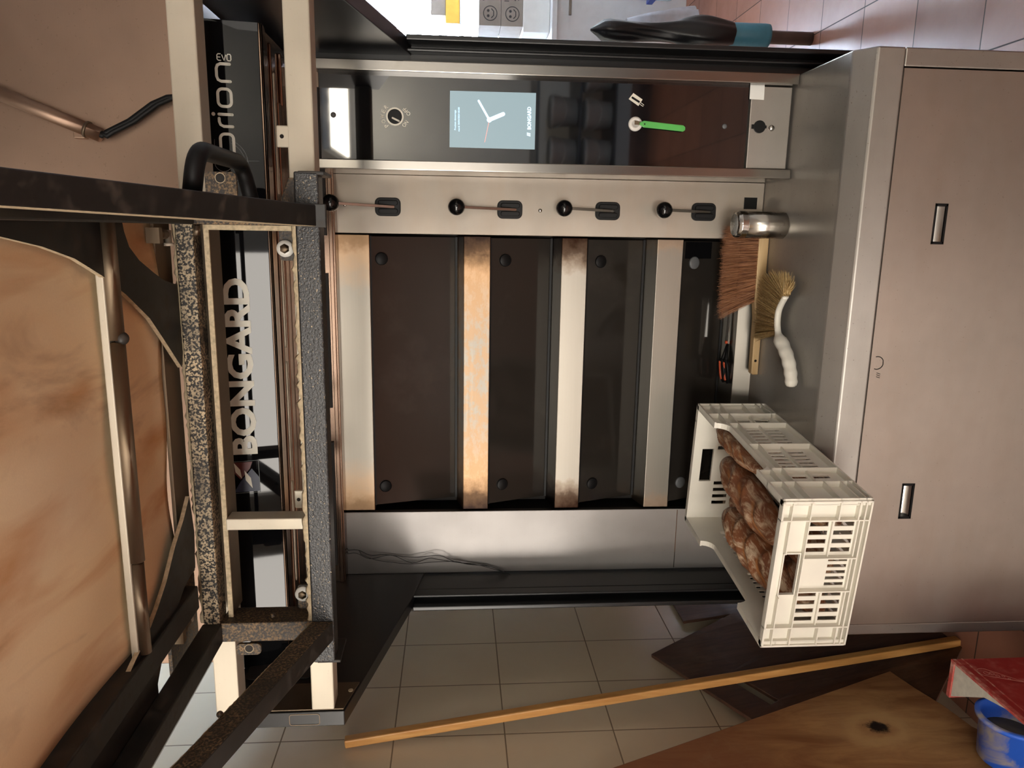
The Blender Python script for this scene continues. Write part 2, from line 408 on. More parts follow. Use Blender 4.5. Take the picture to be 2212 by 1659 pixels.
# ------------------------------------------------------------------ DECK OVEN
def zY(x, y, Y): return onY(x, y, Y).z
def xY(x, y, Y): return onY(x, y, Y).x
oven = thing('deck_oven', 'stainless four-deck baking oven with black glass doors and black sign above', 'oven', (-.34, .6, SH))
BX1 = xY(1060, 511, YD)          # right end of the doors
BX0 = xY(1000, 1100, YD)         # left end of the doors
mb = MB(); mb.box(XL, XR, .42, 1.6, SH, 2.06); mb.box(XL, BX0-.03, YD+.02, .42, SH, 1.95); mb.box(BX1+.01, XR, YD+.02, .42, SH, 1.95)
mb.box(BX0-.03, BX1+.01, YD+.13, .42, 1.80, 1.95)
mb.build('body', M['dark'], oven)
# fronts of the four decks
FT = zY(735, 800, YD)
edges = [(zY(735, 800, YD), zY(804, 800, YD), None)]
for xc, xa, xb in ((989, 1001, 1057), (1187.5, 1206, 1260), (1383, 1406, 1460), (1578, 1584, 1631)):
    edges.append((zY(xa, 800, YD), zY(xb, 800, YD), zY(xc, 800, YD)))
heat = [(.5, .45, 0), (1.0, .95, .7), (1.0, .22, 0), (.12, 0, 0), (.05, 0, 0)]
for i, (za, zb, zc) in enumerate(edges):
    m = bar_mat('heat_tinted_steel' if i else 'header_steel', BX0, BX1, *heat[i])
    b = MB()
    x0, x1 = BX0, BX1
    if i == 0: b.box(x0, x1, YD, YD+.10, zb, za)
    else:
        yf_ = YD-(.011 if i == 4 else 0); P = [(yf_, zb), (YD, za), (YD+.085, za+.021), (YD+.085, zb)]
        b.extrude([(x0, y, z) for y, z in P], (x1-x0, 0, 0))
    b.build('header_bar' if i == 0 else 'sill_bar', m, oven, bevel=.002)
for i in range(4):
    zt = edges[i][1]-.002; zb = edges[i+1][0]+.022
    yt, yb = YD+.012, YD+.082; inset = .014
    d = MB(); G = [(BX0+inset, yt, zt), (BX1-.004, yt, zt), (BX1-.004, yb, zb), (BX0+inset, yb, zb)]
    nrm = (V(G[1])-V(G[0])).cross(V(G[3])-V(G[0])).normalized()
    if nrm.y > 0: nrm = -nrm
    d.extrude(G, -nrm*.008)
    do = d.build('oven_door', M['door_glass'], oven, bevel=.0015)
    pl = Plane(G[3], (1, 0, 0), V(G[0])-V(G[3]))
    hh = (V(G[0])-V(G[3])).length; ww = BX1-.004-BX0-inset
    for u in (.062, ww-.068):
        a = pl.p(u, hh-.048 if i else hh-.032)
        MB().lathe([(.0001, -.002), (.0195, -.002), (.0195, .004), (.017, .006), (.0001, .006)], a, pl.N, 28).build('fixing_disc', M['grey_p'] if i == 3 else M['black_soft'], do)
    f = MB(); flat(f, pl, [(.0, hh-.002), (ww, hh-.002), (ww, hh+.003), (0, hh+.003)], .002, .0); 
    f.box(BX0+inset, BX1-.004, yb-.004, yb+.004, zb-.006, zb+.004)
    f.build('door_edge', M['black_soft'], do)
    if i == 3:   # bottom door: black printed border band and maker's small print near the right edge
        q = MB(); flat(q, pl, [(ww-.055, hh*.35), (ww-.003, hh*.35), (ww-.003, hh-.01), (ww-.055, hh-.01)], .0004, .0002); q.build('black_border', M['black_gloss'], do)
# deck cavity back wall (dark)
MB().box(BX0-.005, BX1+.005, YD+.10, YD+.12, SH, 1.80).build('cavity_wall', M['dark'], oven)
# left flank panel
PB = SH+.002
lp = MB().box(XL, BX0-.006, YD-.002, YD+.02, PB, FT).build('side_panel', M['steel_side'], oven, bevel=.002)
# seam low on the panel
MB().box(XL+.005, BX0-.01, YD-.0035, YD-.001, zY(1458, 1170, YD)-.0012, zY(1458, 1170, YD)+.0012).build('panel_seam', M['chrome'], lp)
# lever panel
LX1 = XR-.28
vp_ = MB().box(BX1+.004, .16, YD-.004, YD+.02, SH+.001, zY(724, 450, YD)).build('lever_panel', M['steel_lever'], oven, bevel=.002)
for x, y in ((745, 442), (1167, 455), (1588, 462)):
    MB().lathe([(.0001, 0), (.006, 0), (.005, .003), (.0001, .003)], onY(x, y, YD-.004), (0, -1, 0), 16).build('screw', M['chrome'], vp_)
MB().box(xY(1618, 452, YD), xY(1618, 427, YD), YD-.008, YD-.003, zY(1633, 440, YD), zY(1606, 440, YD)).build('black_plate', M['black_soft'], vp_)
for bx, by, gx, gy in ((714, 438, 838, 447), (986, 447, 1101, 453), (1219, 450, 1312, 456), (1435, 454, 1519, 458)):
    base = onY(gx, gy, YD-.004); tip = onY(bx, by, YD-.075)
    pl = Plane(base, (1, 0, 0), (0, 0, 1))
    b = MB(); flat(b, pl, rrect(-.027, .027, -.038, .038, .016), .008)
    flat(b, pl, rrect(-.019, -.005, -.030, .028, .006), .013); flat(b, pl, rrect(.005, .019, -.030, .028, .006), .013)
    lev = b.build('damper_lever', M['black_soft'], oven, bevel=.002)
    MB().bar(base+V((0, -.008, -.02)), tip+V((0, -.012, -.002)), .0085, .004, (0, -1, .2)).build('rod', M['chrome'], lev, bevel=.001)
    MB().sphere(tip, .0245, 28, 16).build('ball_knob', M['black_gloss'], lev)
# control column
CT = zY(690, 250, YG)
cp = MB().box(.175, .428, YG, YG+.14, zY(1615, 262, YG), CT).build('control_panel', M['ctrl_glass'], oven, bevel=.0015)
CP = Plane((.3, YG-.0004, 1.2), (1, 0, 0), (0, 0, 1))
def H(x, y): return CP.hit(x, y)
cm = MB(); cm.box(.160, .176, 0, YD, SH+.0, 1.875); cm.box(XR-.016, XR, 0, .42, SH, 1.875)
tr = MB().box(.160, .186, 0, YD, SH+.003, 1.875).build('column_trim', M['steel_z'], oven, bevel=.0025)
tr = MB().box(.414, XR, 0, YD, SH+.001, 1.875).build('column_trim', M['steel_z'], oven, bevel=.0025)
sp = MB().box(.188, .412, YG-.004, YG+.14, SH+.006, zY(1618, 262, YG)).build('service_plate', M['steel_x'], oven, bevel=.002)
pl2 = Plane((.3, YG-.0042, .6), (1, 0, 0), (0, 0, 1))
q = [pl2.hit(*p) for p in ((1619, 214), (1650, 216), (1652, 181), (1621, 180))]
flat(MB(), pl2, q, .0006).build('sticker', M['sticker'], sp)
u, w_ = pl2.hit(1640, 274); b = MB(); flat(b, pl2, circ(u, w_, .0175), .004); flat(b, pl2, [(u-.006, w_+.014), (u+.006, w_+.014), (u+.006, w_+.023), (u-.006, w_+.023)], .003); flat(b, pl2, [(u-.004, w_-.021), (u+.004, w_-.021), (u+.004, w_-.014), (u-.004, w_-.014)], .003)
b.build('socket_cap', M['black_soft'], sp, bevel=.001)
u, w_ = pl2.hit(1666, 277); MB().lathe([(.0001, 0), (.0085, 0), (.0085, .003), (.006, .006), (.0001, .007)], pl2.p(u, w_), pl2.N, 20).build('steel_button', M['chrome'], sp)
# lit screen with clock
q = [H(*p) for p in ((972, 196), (971, 318), (1155, 323), (1158, 201))]
scr = flat(MB(), CP, q, .0008).build('screen', M['screen'], cp)
c0 = H(1057, 259)
for (x, y, wd, mm, nm) in ((1034, 218, .0058, 'hand', 'minute_hand'), (1087, 246.5, .0105, 'hand', 'hour_hand'), (1047, 307, .0016, 'hand_red', 'second_hand')):
    stroke(MB(), CP, [c0, H(x, y)], wd, .0006, .0009).build(nm, M[mm], cp)
b = MB(); stroke(b, CP, circ(c0[0], c0[1], .0055, 20), .003, .0006, .0015, closed=True); b.build('clock_hub', M['hand'], cp)
def ptext(s, nm, p0, p1, h, m, bold=0, pl=CP, hit=H, par=None, z=.0012):
    a, b = hit(*p0), hit(*p1); d = V((b[0]-a[0], b[1]-a[1])); return text(s, nm, pl, a[0], a[1], d.length, h, m, par, bold, .0004, z, math.atan2(d.y, d.x))
ptext('BONGARD', 'screen_lettering', (1147, 280), (1147, 231), .0105, M['hand'], .035, par=cp)
ptext('Prochain démarrage', 'screen_caption', (985, 281), (985, 238), .0046, M['hand'], par=cp)
ptext('mardi 30/04/2024 05:00', 'screen_caption', (993, 284), (993, 232), .0046, M['hand'], par=cp)
b = MB(); a = H(1146, 295); s_ = .011
for o in ((0, 0), (.45, .25)):
    flat(b, CP, [(a[0]+s_*x, a[1]+s_*y) for x, y in ((.0+o[0], .05), (.3+o[0], .05), (.55+o[0]*.9, .95), (.25+o[0]*.9, .95))], .0004, .0012)
b.build('screen_logo', M['hand'], cp)
# power switch
u, w_ = H(853, 252)
b = MB(); stroke(b, CP, circ(u, w_, .0215, 36), .0048, .002, 0, closed=True); ps = b.build('power_switch', M['white_letter'], cp)
b = MB(); flat(b, CP, circ(u, w_, .0195, 32), .004); b.build('switch_knob', M['black_soft'], cp, bevel=.001)
b = MB(); a1, a2 = H(846, 246), H(862, 262); stroke(b, CP, [(u-.004, w_+.006), a2], .0045, .0012, .004); b.build('switch_mark', M['white_letter'], cp)
def arc_text(s, c, r, a0, a1, h, nm):
    for i, ch in enumerate(s):
        a = math.radians(a0+(a1-a0)*(i/(max(1, len(s)-1)))); x, y = c[0]+r*math.cos(a), c[1]+r*math.sin(a); ro = a-PI/2
        wd = h*(.95 if ch in 'OWN' else .75)
        text(ch, nm, CP, x-wd/2*math.cos(ro), y-wd/2*math.sin(ro), wd, h, M['white_letter'], cp, .01, .0004, .0004, ro)
arc_text('POWER', (u, w_), .0285, 136, 44, .0105, 'switch_letter')
for s_, p in (('OFF', H(888, 246)), ('ON', H(874, 276))):
    text(s_, 'switch_letter', CP, p[0], p[1], .024 if s_ == 'OFF' else .018, .0105, M['white_letter'], cp, .01, .0004, .0004, .75 if s_ == 'OFF' else -.7)
# probe socket, icon, screw
u, w_ = H(1372, 268); b = MB(); b.lathe([(.0001, 0), (.0195, 0), (.0195, .003), (.015, .005), (.009, .005), (.009, .0035), (.0001, .0035)], CP.p(u, w_), CP.N, 32); b.build('probe_socket', M['nylon'], cp)
b = MB(); q = [H(*p) for p in ((1358, 214), (1379, 229), (1388, 215), (1368, 201))]; flat(b, CP, q, .0006); ic = b.build('probe_icon', M['white_letter'], cp)
b = MB(); stroke(b, CP, [H(1366, 211), H(1380, 220)], .0055, .0006, .0006); b.build('icon_mark', M['black_soft'], cp)
b = MB(); stroke(b, CP, [H(1381, 219), H(1391, 227), H(1389, 230), H(1379, 223)], .0012, .0006, .0); b.build('icon_outline', M['white_letter'], cp)
for x, y in ((1565, 273), (720, 248)):
    u, w_ = H(x, y); MB().lathe([(.0001, 0), (.0075, 0), (.006, .0025), (.0001, .0015)], CP.p(u, w_), CP.N, 20).build('panel_screw', M['grey_p'], cp)
# hood, its black glass sign and the steel fascia above
hb = MB()
P = [(-.322, HB-.012), (-.322, HT), (.42, HT), (.42, 1.90), (YD-.03, 1.90), (YD-.03, HB+.002), (-.20, HB+.012), (-.20, HB-.002), (-.31, HB-.002)]
hb.box(XL, XR, -.318, .42, HB+.004, HT); hb.box(XL, XR, YD-.05, .42, FT-.005, HB+.004)
hb.box(XL, XR, -.325, -.312, HB-.006, HB+.004); hb.box(XL, XR, -.325, -.29, HB-.006, HB-.004+.004)
hood = hb.build('hood', M['steel_hood'], oven, bevel=.002)
# pressed strips, lamp slots and back channel on the underside
b = MB()
for y0, y1 in ((-.285, -.262), (-.235, -.19), (-.13, -.10)):
    b.box(XL+.02, XR-.02, y0, y1, HB-.004, HB+.004)
b.build('underside_rib', M['steel_hood'], hood, bevel=.003)
b = MB(); upl = Plane((0, 0, HB+.003), (1, 0, 0), (0, -1, 0)); upl.N = V((0, 0, -1))
for x0, x1 in ((.08, .36), (-.30, .02), (-.62, -.335), (-.94, -.655)):
    flat(b, upl, rrect(x0, x1, .208, .222, .0069), .008)
b.build('underside_slot', M['steel_rail'], hood)
b = MB(); b.box(XL, XR, YD-.064, YD-.05, FT+.04, FT+.052); b.box(XL, XR, YD-.06, YD-.05, FT+.0, FT+.012)
b.build('back_channel', M['steel_hood'], hood, bevel=.002)
b = MB()
for k in range(3): b.box(XL+.06+k*.52, XL+.47+k*.52, YD-.058, YD-.049, FT+.018, FT+.032)
b.build('vent_slot', M['dark'], hood)
MB().box(-1.0, .30, -.17, -.09, HB-.003, HB+.002).build('underside_plate', M['steel_hood'], hood, bevel=.004)
tilt = math.radians(8.5)
SP = Plane((0, -.3275, HB), (1, 0, 0), (0, -math.sin(tilt), math.cos(tilt)))
sh = (HT-HB)/math.cos(tilt)
b = MB(); b.extrude([SP.p(XL, 0, 0), SP.p(XR, 0, 0), SP.p(XR, sh, 0), SP.p(XL, sh, 0)], -SP.N*.006)
sign = b.build('sign_panel', M['sign_glass'], oven, bevel=.001)
MB().add([SP.p(XL, 0, -.006), SP.p(XL, sh, -.006), V((XL, -.318, HT)), V((XR, -.318, HT)), SP.p(XR, sh, -.006), SP.p(XR, 0, -.006)], [(0, 1, 2), (3, 4, 5), (1, 4, 3, 2)]).build('sign_backing', M['black'], sign)
S = lambda x, y: SP.hit(x, y)
a0, a1 = S(556, 980), S(543, 601); top = S(513, 980)
text('BONGARD', 'sign_lettering', SP, a0[0], a0[1], a1[0]-a0[0], (S(485, 601)[1]-a1[1])*.98, M['white_letter'], sign, .035, .0005, .0006)
# logo: framed square with two slanted bars on red and blue
q = [S(*p) for p in ((501, 998), (558, 994), (563, 1062), (505, 1066))]
b = MB(); stroke(b, SP, q, .0012, .0004, .0008, closed=True); b.build('logo_frame', M['grey_line'], sign)
flat(MB(), SP, [S(*p) for p in ((503, 1000), (545, 997), (540, 1012), (520, 1036), (504, 1020))], .0003, .0003).build('logo_red_field', M['red_logo'], sign)
flat(MB(), SP, [S(*p) for p in ((520, 1040), (544, 1012), (560, 1030), (562, 1060), (506, 1064))], .0003, .0003).build('logo_blue_field', M['blue_logo'], sign)
b = MB(); flat(b, SP, [S(*p) for p in ((505, 1000), (519, 1015), (523, 1034), (509, 1020))], .0004, .0007); flat(b, SP, [S(*p) for p in ((528, 1016), (542, 1032), (546, 1054), (531, 1037))], .0004, .0007)
b.build('logo_bars', M['white_letter'], sign)
# 'orion EvO' drawn as rounded strokes
OH = .034; ob = S(503, 300)[1]-.0
def glyphs():
    base = S(505, 250)[1]; xh = S(470, 250)[1]-base; w = .0062
    b = MB()
    def at(y): return S(500, y)[0]
    def rr(y0, y1):
        x0, x1 = at(y0), at(y1); stroke(b, SP, rrect(x0+w/2, x1-w/2, base+w/2, base+xh-w/2, .010), w, .0005, .0006, closed=True)
    rr(345, 287)            # o
    x0, x1 = at(277), at(257); stroke(b, SP, [(x0+w/2, base+w/2), (x0+w/2, base+xh-.012), (x0+w/2+.0035, base+xh-.0055), (x0+w/2+.010, base+xh-w/2), (x1, base+xh-w/2)], w, .0005, .0006)   # r
    xi = at(248); stroke(b, SP, [(xi, base+w/2), (xi, base+xh-w/2)], w, .0005, .0006); flat(b, SP, circ(xi, base+xh+.0085, .0040), .0005, .0006)   # i
    rr(234, 190)            # o
    x0, x1 = at(180), at(136); stroke(b, SP, [(x0+w/2, base+w/2), (x0+w/2, base+xh-.012), (x0+w/2+.003, base+xh-.0058), (x0+w/2+.010, base+xh-w/2), (x1-w/2-.010, base+xh-w/2), (x1-w/2-.003, base+xh-.0058), (x1-w/2, base+xh-.012), (x1-w/2, base+w/2)], w, .0005, .0006)   # n
    b.build('orion_lettering', M['white_letter'], sign)
    b = MB(); w2 = .0022
    yb, yt = S(500, 124)[1], S(467, 124)[1]
    def hz(x): return S(484, 131)[0]+(S(484, 118)[0]-S(484, 131)[0])*x
    Wd = (S(484, 118)[0]-S(484, 131)[0]); hgt = .0115; b0 = ob+.002
    e0 = S(498, 129.5)[0]; bb = S(498, 129.5)[1]
    # small 'EvO' turned with the word, reading upwards along the end of the sign
    pl = SP
    ex = S(497, 130)[0]; ez = S(498, 124)[1]; L = (S(468, 124)[1]-ez)
    # letters lie side by side in the sign's width direction
    return b
glyphs()
def evo():
    b = MB(); w = .0021
    x0, x1 = S(484, 131)[0], S(484, 117)[0]; zt = S(467, 124)[1]; zb = S(500, 124)[1]
    # the word runs along the sign's height in the photo's view: each letter spans x0..x1 (its height) and a third of zt..zb
    n = (zt-zb)/3.0; g = n*.12
    def seg(k, pts, closed=False):
        z1 = zt-n*k-g; z0 = zt-n*(k+1)+g
        P = [(x0+(x1-x0)*v, z1+(z0-z1)*u) for u, v in pts]
        stroke(b, SP, P, w, .0005, .0006, closed=closed)
    seg(0, [(.95, 1), (.35, 1), (.05, .8), (.05, .2), (.35, 0), (.95, 0)]); seg(0, [(.1, .5), (.8, .5)])
    seg(1, [(0, .85), (.5, 0), (1, .85)])
    seg(2, [(.2, 0), (0, .2), (0, .8), (.2, 1), (.8, 1), (1, .8), (1, .2), (.8, 0)], True)
    b.build('evo_lettering', M['white_letter'], sign)
evo()
# thin orbit drawing left of the word
b = MB(); oc = S(487, 352)
for r in (.030, .047, .053):
    stroke(b, SP, circ(oc[0], oc[1]+.004, r, 48)[26:46] if r > .04 else circ(oc[0], oc[1]+.004, r*.62, 40), .0009, .0004, .0004, closed=r < .04)
    b.build('orbit_drawing', M['grey_line'], sign); b = MB()
stroke(b, SP, [(oc[0], oc[1]+.004+.019), (oc[0]+.05, oc[1]+.02)], .0009, .0004, .0004); b.build('orbit_drawing', M['grey_line'], sign); b = MB(); stroke(b, SP, [S(533, 348), S(560, 348)], .0009, .0004, .0004)
b.build('orbit_drawing', M['grey_line'], sign)
MB().box(XL, .49, -.315, .42, HT+.003, 2.555).build('fascia', M['steel_fascia'], oven, bevel=.003)

# loose wires hanging on the side panel
wr = MB()
for k, pts in enumerate((((748, 1189), (773, 1188), (800, 1199), (830, 1198), (880, 1203), (912, 1203), (950, 1200), (985, 1214), (1040, 1222), (1098, 1239)),
        ((748, 1197), (770, 1195), (800, 1207), (845, 1199), (890, 1216), (925, 1206), (945, 1208), (990, 1215), (1050, 1221), (1102, 1241)),
        ((774, 1195), (810, 1209), (850, 1215), (890, 1218), (935, 1214), (985, 1213), (1010, 1219), (1060, 1224), (1090, 1238)))):
    P = [onY(x, y, YD-.018-.006*math.sin(i*1.3+k)) for i, (x, y) in enumerate(pts)]
    Q = []
    for i in range(len(P)-1):
        for s_ in range(4):
            tt = s_/4; p0 = P[max(i-1, 0)]; p1 = P[i]; p2 = P[i+1]; p3 = P[min(i+2, len(P)-1)]
            Q.append(.5*((2*p1)+(p2-p0)*tt+(2*p0-5*p1+4*p2-p3)*tt*tt+(3*p1-p0-3*p2+p3)*tt**3))
    Q.append(P[-1]); Q[0].y = YD-.001; wr.tube(Q, .0011, 6)
tag(wr.build('loose_wire', M['black_soft']), 'thin dark twisted wires hanging down the left steel panel', 'wire')

# ------------------------------------------------------------------ BASE CABINET
base = thing('base_cabinet', 'low stainless base cabinet with a worktop under the oven', 'cabinet', (-.32, .1, FZ))
BL, YBF = -1.085, -.325
P = [(.30, SH-.04), (.30, SH), (-.275, SH), (-.318, .513), (-.325, .508), (-.325, .44), (-.30, .44), (-.30, .47)]
b = MB().extrude([(BL, y, z) for y, z in P], (XR-BL, 0, 0)); b.build('worktop', M['steel_shelf'], base, bevel=.004)
zl = .4385
MB().box(BL, XR, -.30, 1.2, FZ+.06, .44).build('carcass', M['dark'], base)
PL_, PR_ = -1.05, .395; PB0 = FZ+.07
fp = MB(); fpl = Plane((PL_, YBF+.014, PB0), (1, 0, 0), (0, 0, 1))
hp = [(xY(2016, 526, YBF)-PL_, xY(2016, 441, YBF)-PL_, zY(2047, 441, YBF)-PB0, zY(2017, 484, YBF)-PB0), (xY(1945, 1119, YBF)-PL_, xY(1945, 1046, YBF)-PL_, zY(1970, 1082, YBF)-PB0, zY(1946, 1082, YBF)-PB0)]
holed(fp, fpl, PR_-PL_, zl-PB0, .014, hp)
front = fp.build('front_panel', M['steel_front'], base)
for h_ in hp:
    x0, x1, z0, z1 = PL_+h_[0], PL_+h_[1], PB0+h_[2], PB0+h_[3]
    b = MB(); b.box(x0-.002, x1+.002, YBF+.017, YBF+.021, z0-.002, z1+.002)
    n = 8; A = [(x0+.004, YBF+.017-.013*(k/n)**2, z0+.003+(z1-z0-.008)*(1-k/n)) for k in range(n+1)]; B_ = [(x1-.004, y, z) for _, y, z in A]
    b.add(A+B_, [(k, k+1, n+2+k, n+1+k) for k in range(n)], 0, True)
    for q in ((x0-.002, x0+.0045, z0-.002, z1+.002), (x1-.0045, x1+.002, z0-.002, z1+.002), (x0, x1, z1-.003, z1+.002), (x0, x1, z0-.002, z0+.003)): b.box(q[0], q[1], YBF-.0012, YBF+.018, q[2], q[3], 1)
    b.build('finger_pull', [M['chrome'], M['black_soft']], front)
MB().box(PR_+.004, XR, YBF+.002, -.29, FZ+.06, zl).build('right_stile', M['steel_x'], base, bevel=.003)
MB().box(BL, PL_-.003, YBF+.004, -.29, FZ+.06, zl).build('left_stile', M['steel_x'], base, bevel=.003)
MB().box(BL+.02, XR-.02, -.25, 1.1, FZ, FZ+.06).build('plinth', M['black'], base)
FPl = Plane((0, YBF-.0004, .4), (1, 0, 0), (0, 0, 1)); Hf = lambda x, y: FPl.hit(x, y)
c = Hf(1894, 784); b = MB()
stroke(b, FPl, [(c[0]+.0165*math.cos(math.radians(a)), c[1]-.001+.0165*math.sin(math.radians(a))) for a in range(-200, 20, 12) if not -100 < a < -78], .0022, .0004)
for k in range(3): stroke(b, FPl, [(c[0]-.030-.005*k+.001, c[1]-.012), (c[0]-.026-.005*k, c[1]-.003)], .0016, .0004)
b.build('engraved_mark', M['black_soft'], front)

# ------------------------------------------------------------------ LOADER GANTRY
gan = thing('loader_gantry', 'black posts and gussets carrying two pale steel rails across the oven', 'gantry', (-.33, .1, 0))
ZR = [(zY(418, 0, YR), zY(356, 0, YR)), (zY(667, 0, YR), zY(608, 0, YR))]
for z0, z1 in ZR: MB().box(-1.119, .469, YR, YR+.058, z0, z1).build('rail', [M['steel_rail']], gan, bevel=.003)
for sgn, xi in ((-1, -1.12), (1, .47)):
    xo = xi+sgn*.038
    P = [(.02, 1.632), (-.535, 1.762), (-.535, 1.972), (-.45, 2.045), (.2, 2.045), (.2, 1.6)]
    g = MB().extrude([(xi, y, z) for y, z in P], (xo-xi, 0, 0)); go = g.build('gusset', M['black'], gan, bevel=.002)
    p = MB()
    p.box(xi+sgn*.004 if sgn < 0 else XR+.006, xi+sgn*.038, .075, .2, FZ, 2.045); 
    p.box(xi+sgn*.004, xi+sgn*.012, .035, .075, FZ, 1.645); p.box(xi+sgn*.024, xi+sgn*.038, .0, .075, FZ, 1.632)
    p.build('post', M['black'], gan, bevel=.003)
    if sgn < 0:
        pp = Plane((xi+.001, 0, 0), (0, 1, 0), (0, 0, 1))
        b = MB(); flat(b, pp, [(-.53, 1.765), (-.425, 1.740), (-.425, 1.945), (-.53, 1.945)], .003); pt = b.build('end_plate', M['steel_old'], go)
        for y_, z_, rr_, mm in ((-.455, 1.80, .009, 'dark'), (-.485, 1.805, .009, 'dark'), (-.51, 1.81, .009, 'dark'), (-.515, 1.83, .010, 'flour'), (-.46, 1.757, .006, 'flour')):
            flat(MB(), pp, circ(y_, z_, rr_, 16), .0045).build('plate_disc', M[mm], go)  # dark discs stand in for shade inside holes, pale discs are bolts
        fl = Plane((xi-.019, -.5355, 1.87), (1, 0, 0), (0, 0, 1)); b = MB(); stroke(b, fl, rrect(-.014, .014, -.05, .02, .006), .0016, .0006, closed=True); b.build('slot_rim', M['steel_old'], go)
        b = MB(); flat(b, pp, rrect(-.40, -.31, 1.865, 2.03, .015), .002); b.build('side_recess', M['dark'], go)
for (xa, ya, xb, yb) in ((598, 318, 624, 271), (637, 1098, 655, 1060)):
    A, B_ = onY(xa, ya, YR), onY(xb, yb, YR); b = MB().box(A.x, B_.x, YR, YR+.005, ZR[1][1]-.004, A.z); b.build('rail_tab', M['steel_rail'], gan, bevel=.004)
    MB().lathe([(.0001, 0), (.0042, 0), (.0001, .0008)], ((A.x+B_.x)/2, YR-.0004, (A.z+ZR[1][1])/2), (0, -1, 0), 14).build('tab_hole', M['dark'], gan)

# ------------------------------------------------------------------ LOADER CARRIAGE (black welded frame)
car = thing('loader_carriage', 'black floury steel carriage frame hooked in front of the rails', 'frame', (-.4, -.63, 1.75))
fx0, fx1 = xY(560, 1386, YF), xY(560, 441, YF)+.0
ix0, ix1 = xY(560, 1345, YF), xY(560, 487, YF)
tz1, tz0 = zY(377, 500, YF), zY(416, 500, YF)
bz1, bz0 = zY(641, 560, YF), zY(693, 560, YF)
DP = .05
def ridge(name, p0, p1, par, h=.004, w=.006, n=90, up=(0,0,1), out=(0,-1,0)):
    """caked flour lying along an edge"""
    p0, p1, up, out = V(p0), V(p1), V(up), V(out); rnd = random.Random(hash(name) % 1000+int(p0.x*1e4)); b = MB(); vs = []
    for i in range(n+1):
        c = p0.lerp(p1, i/n); a = h*(.55+.9*rnd.random()); o = w*.12*(rnd.random())
        vs += [c+out*o, c+up*a*.7+out*(o-w*.15), c+up*a-out*w*.5, c-out*w]
    fs = [(i*4+k, i*4+k+1, (i+1)*4+k+1, (i+1)*4+k) for i in range(n) for k in range(3)]
    b.add(vs, fs, 0, True); return b.build('flour_line', M['flour'], par, kind='stuff')
tb = MB().box(fx0, fx1, YF, YF+DP, tz0, tz1).build('top_beam', [M['paint_flour']], car, bevel=.003)
ridge('t', (ix0, YF+.002, tz1), (ix1, YF+.002, tz1), tb, .007, .012)
bxl, bxr = xY(690, 1432, YF), xY(650, 370, YF)
bb = MB().box(bxl, bxr, YF, YF+DP, bz0, bz1).build('bottom_beam', [M['paint_rough']], car, bevel=.003)
ridge('b', (ix0, YF+.002, bz1), (ix1, YF+.002, bz1), bb, .010, .014)
# hook plates closing the beam ends
for x0, x1, in ((bxl-.001, bxl+.006), (bxr-.006, bxr+.001)):
    MB().box(x0, x1, YF-.0, YF+.09, bz0-.012, bz1-.008).build('hook_plate', M['paint'], bb, bevel=.002)
b = MB(); b.extrude([(fx1, YF+.002, bz1-.001), (bxr-.012, YF+.002, bz1-.001), (bxr-.012, YF+.002, bz1+.010), (fx1+.012, YF+.002, bz1+.026), (fx1, YF+.002, bz1+.026)], (0, .045, 0)); b.build('hook_wedge', M['paint_brown'], bb, bevel=.002)
for x0, x1 in ((fx0, ix0), (ix1, fx1)):
    MB().box(x0, x1, YF, YF+DP+.02, bz1, tz0).build('side_post', M['paint_brown'], car, bevel=.003)
# horizontal arms and slanted braces, one pair each side
AEND = -1.47; ZA = tz1-.002
for x0, x1 in ((fx0, ix0), (ix1, fx1)):
    MB().box(x0, x1, AEND, YF, ZA-.036, ZA+.004).build('arm', M['paint'], car, bevel=.003)
SL = .31
for side in (0, 1):
    if side == 0:
        a = V(((fx0+ix0)/2, YF-.001, bz0+.023)); w_ = ix0-fx0; dx = 0
    else:
        a = V(((fx1+ix1)/2, YF-.001, bz0+.023)); w_ = fx1-ix1; dx = .0145
    e = a+V((dx, -.70, .70*SL))
    b = MB(); d = (e-a).normalized(); u = V((0, 0, 1)); r = V((1, 0, 0)); hh_ = .044
    A = [a+r*(w_/2*i)+u*(hh_/2*j) for i, j in ((-1,-1),(1,-1),(1,1),(-1,1))]; B_ = [e+r*(w_/2*i)+u*(hh_/2*j) for i, j in ((-1,-1),(1,-1),(1,1),(-1,1))]
    # faces: bottom, +x, top, -x ; the side turned to the middle is dusty
    vs = A+B_; fs = [(3,2,1,0), (4,5,6,7), (0,1,5,4), (1,2,6,5), (2,3,7,6), (3,0,4,7)]
    ms = [0, 0, 0, 1 if side == 0 else 0, 2, 0 if side == 0 else 2]
    br = MB().add(vs, fs, ms).build('brace', [M['paint'], M['paint_brown'], M['flour']], car, bevel=.002)
    if side == 0:
        ridge('br', a+V((w_/2, 0, hh_/2)), e+V((w_/2, 0, hh_/2)), br, .003, .004, 120, (0, 0, 1), (1, 0, 0))
        MB().sphere(onX(475, 1543, ix0+.001), .006, 12, 8).build('rivet', M['paint_brown'], br)
    else:
        MB().box(ix1-.002, fx1+.002, YF-.012, YF-.001, bz0-.014, bz0+.03).build('end_cap', M['paint'], br, bevel=.001)
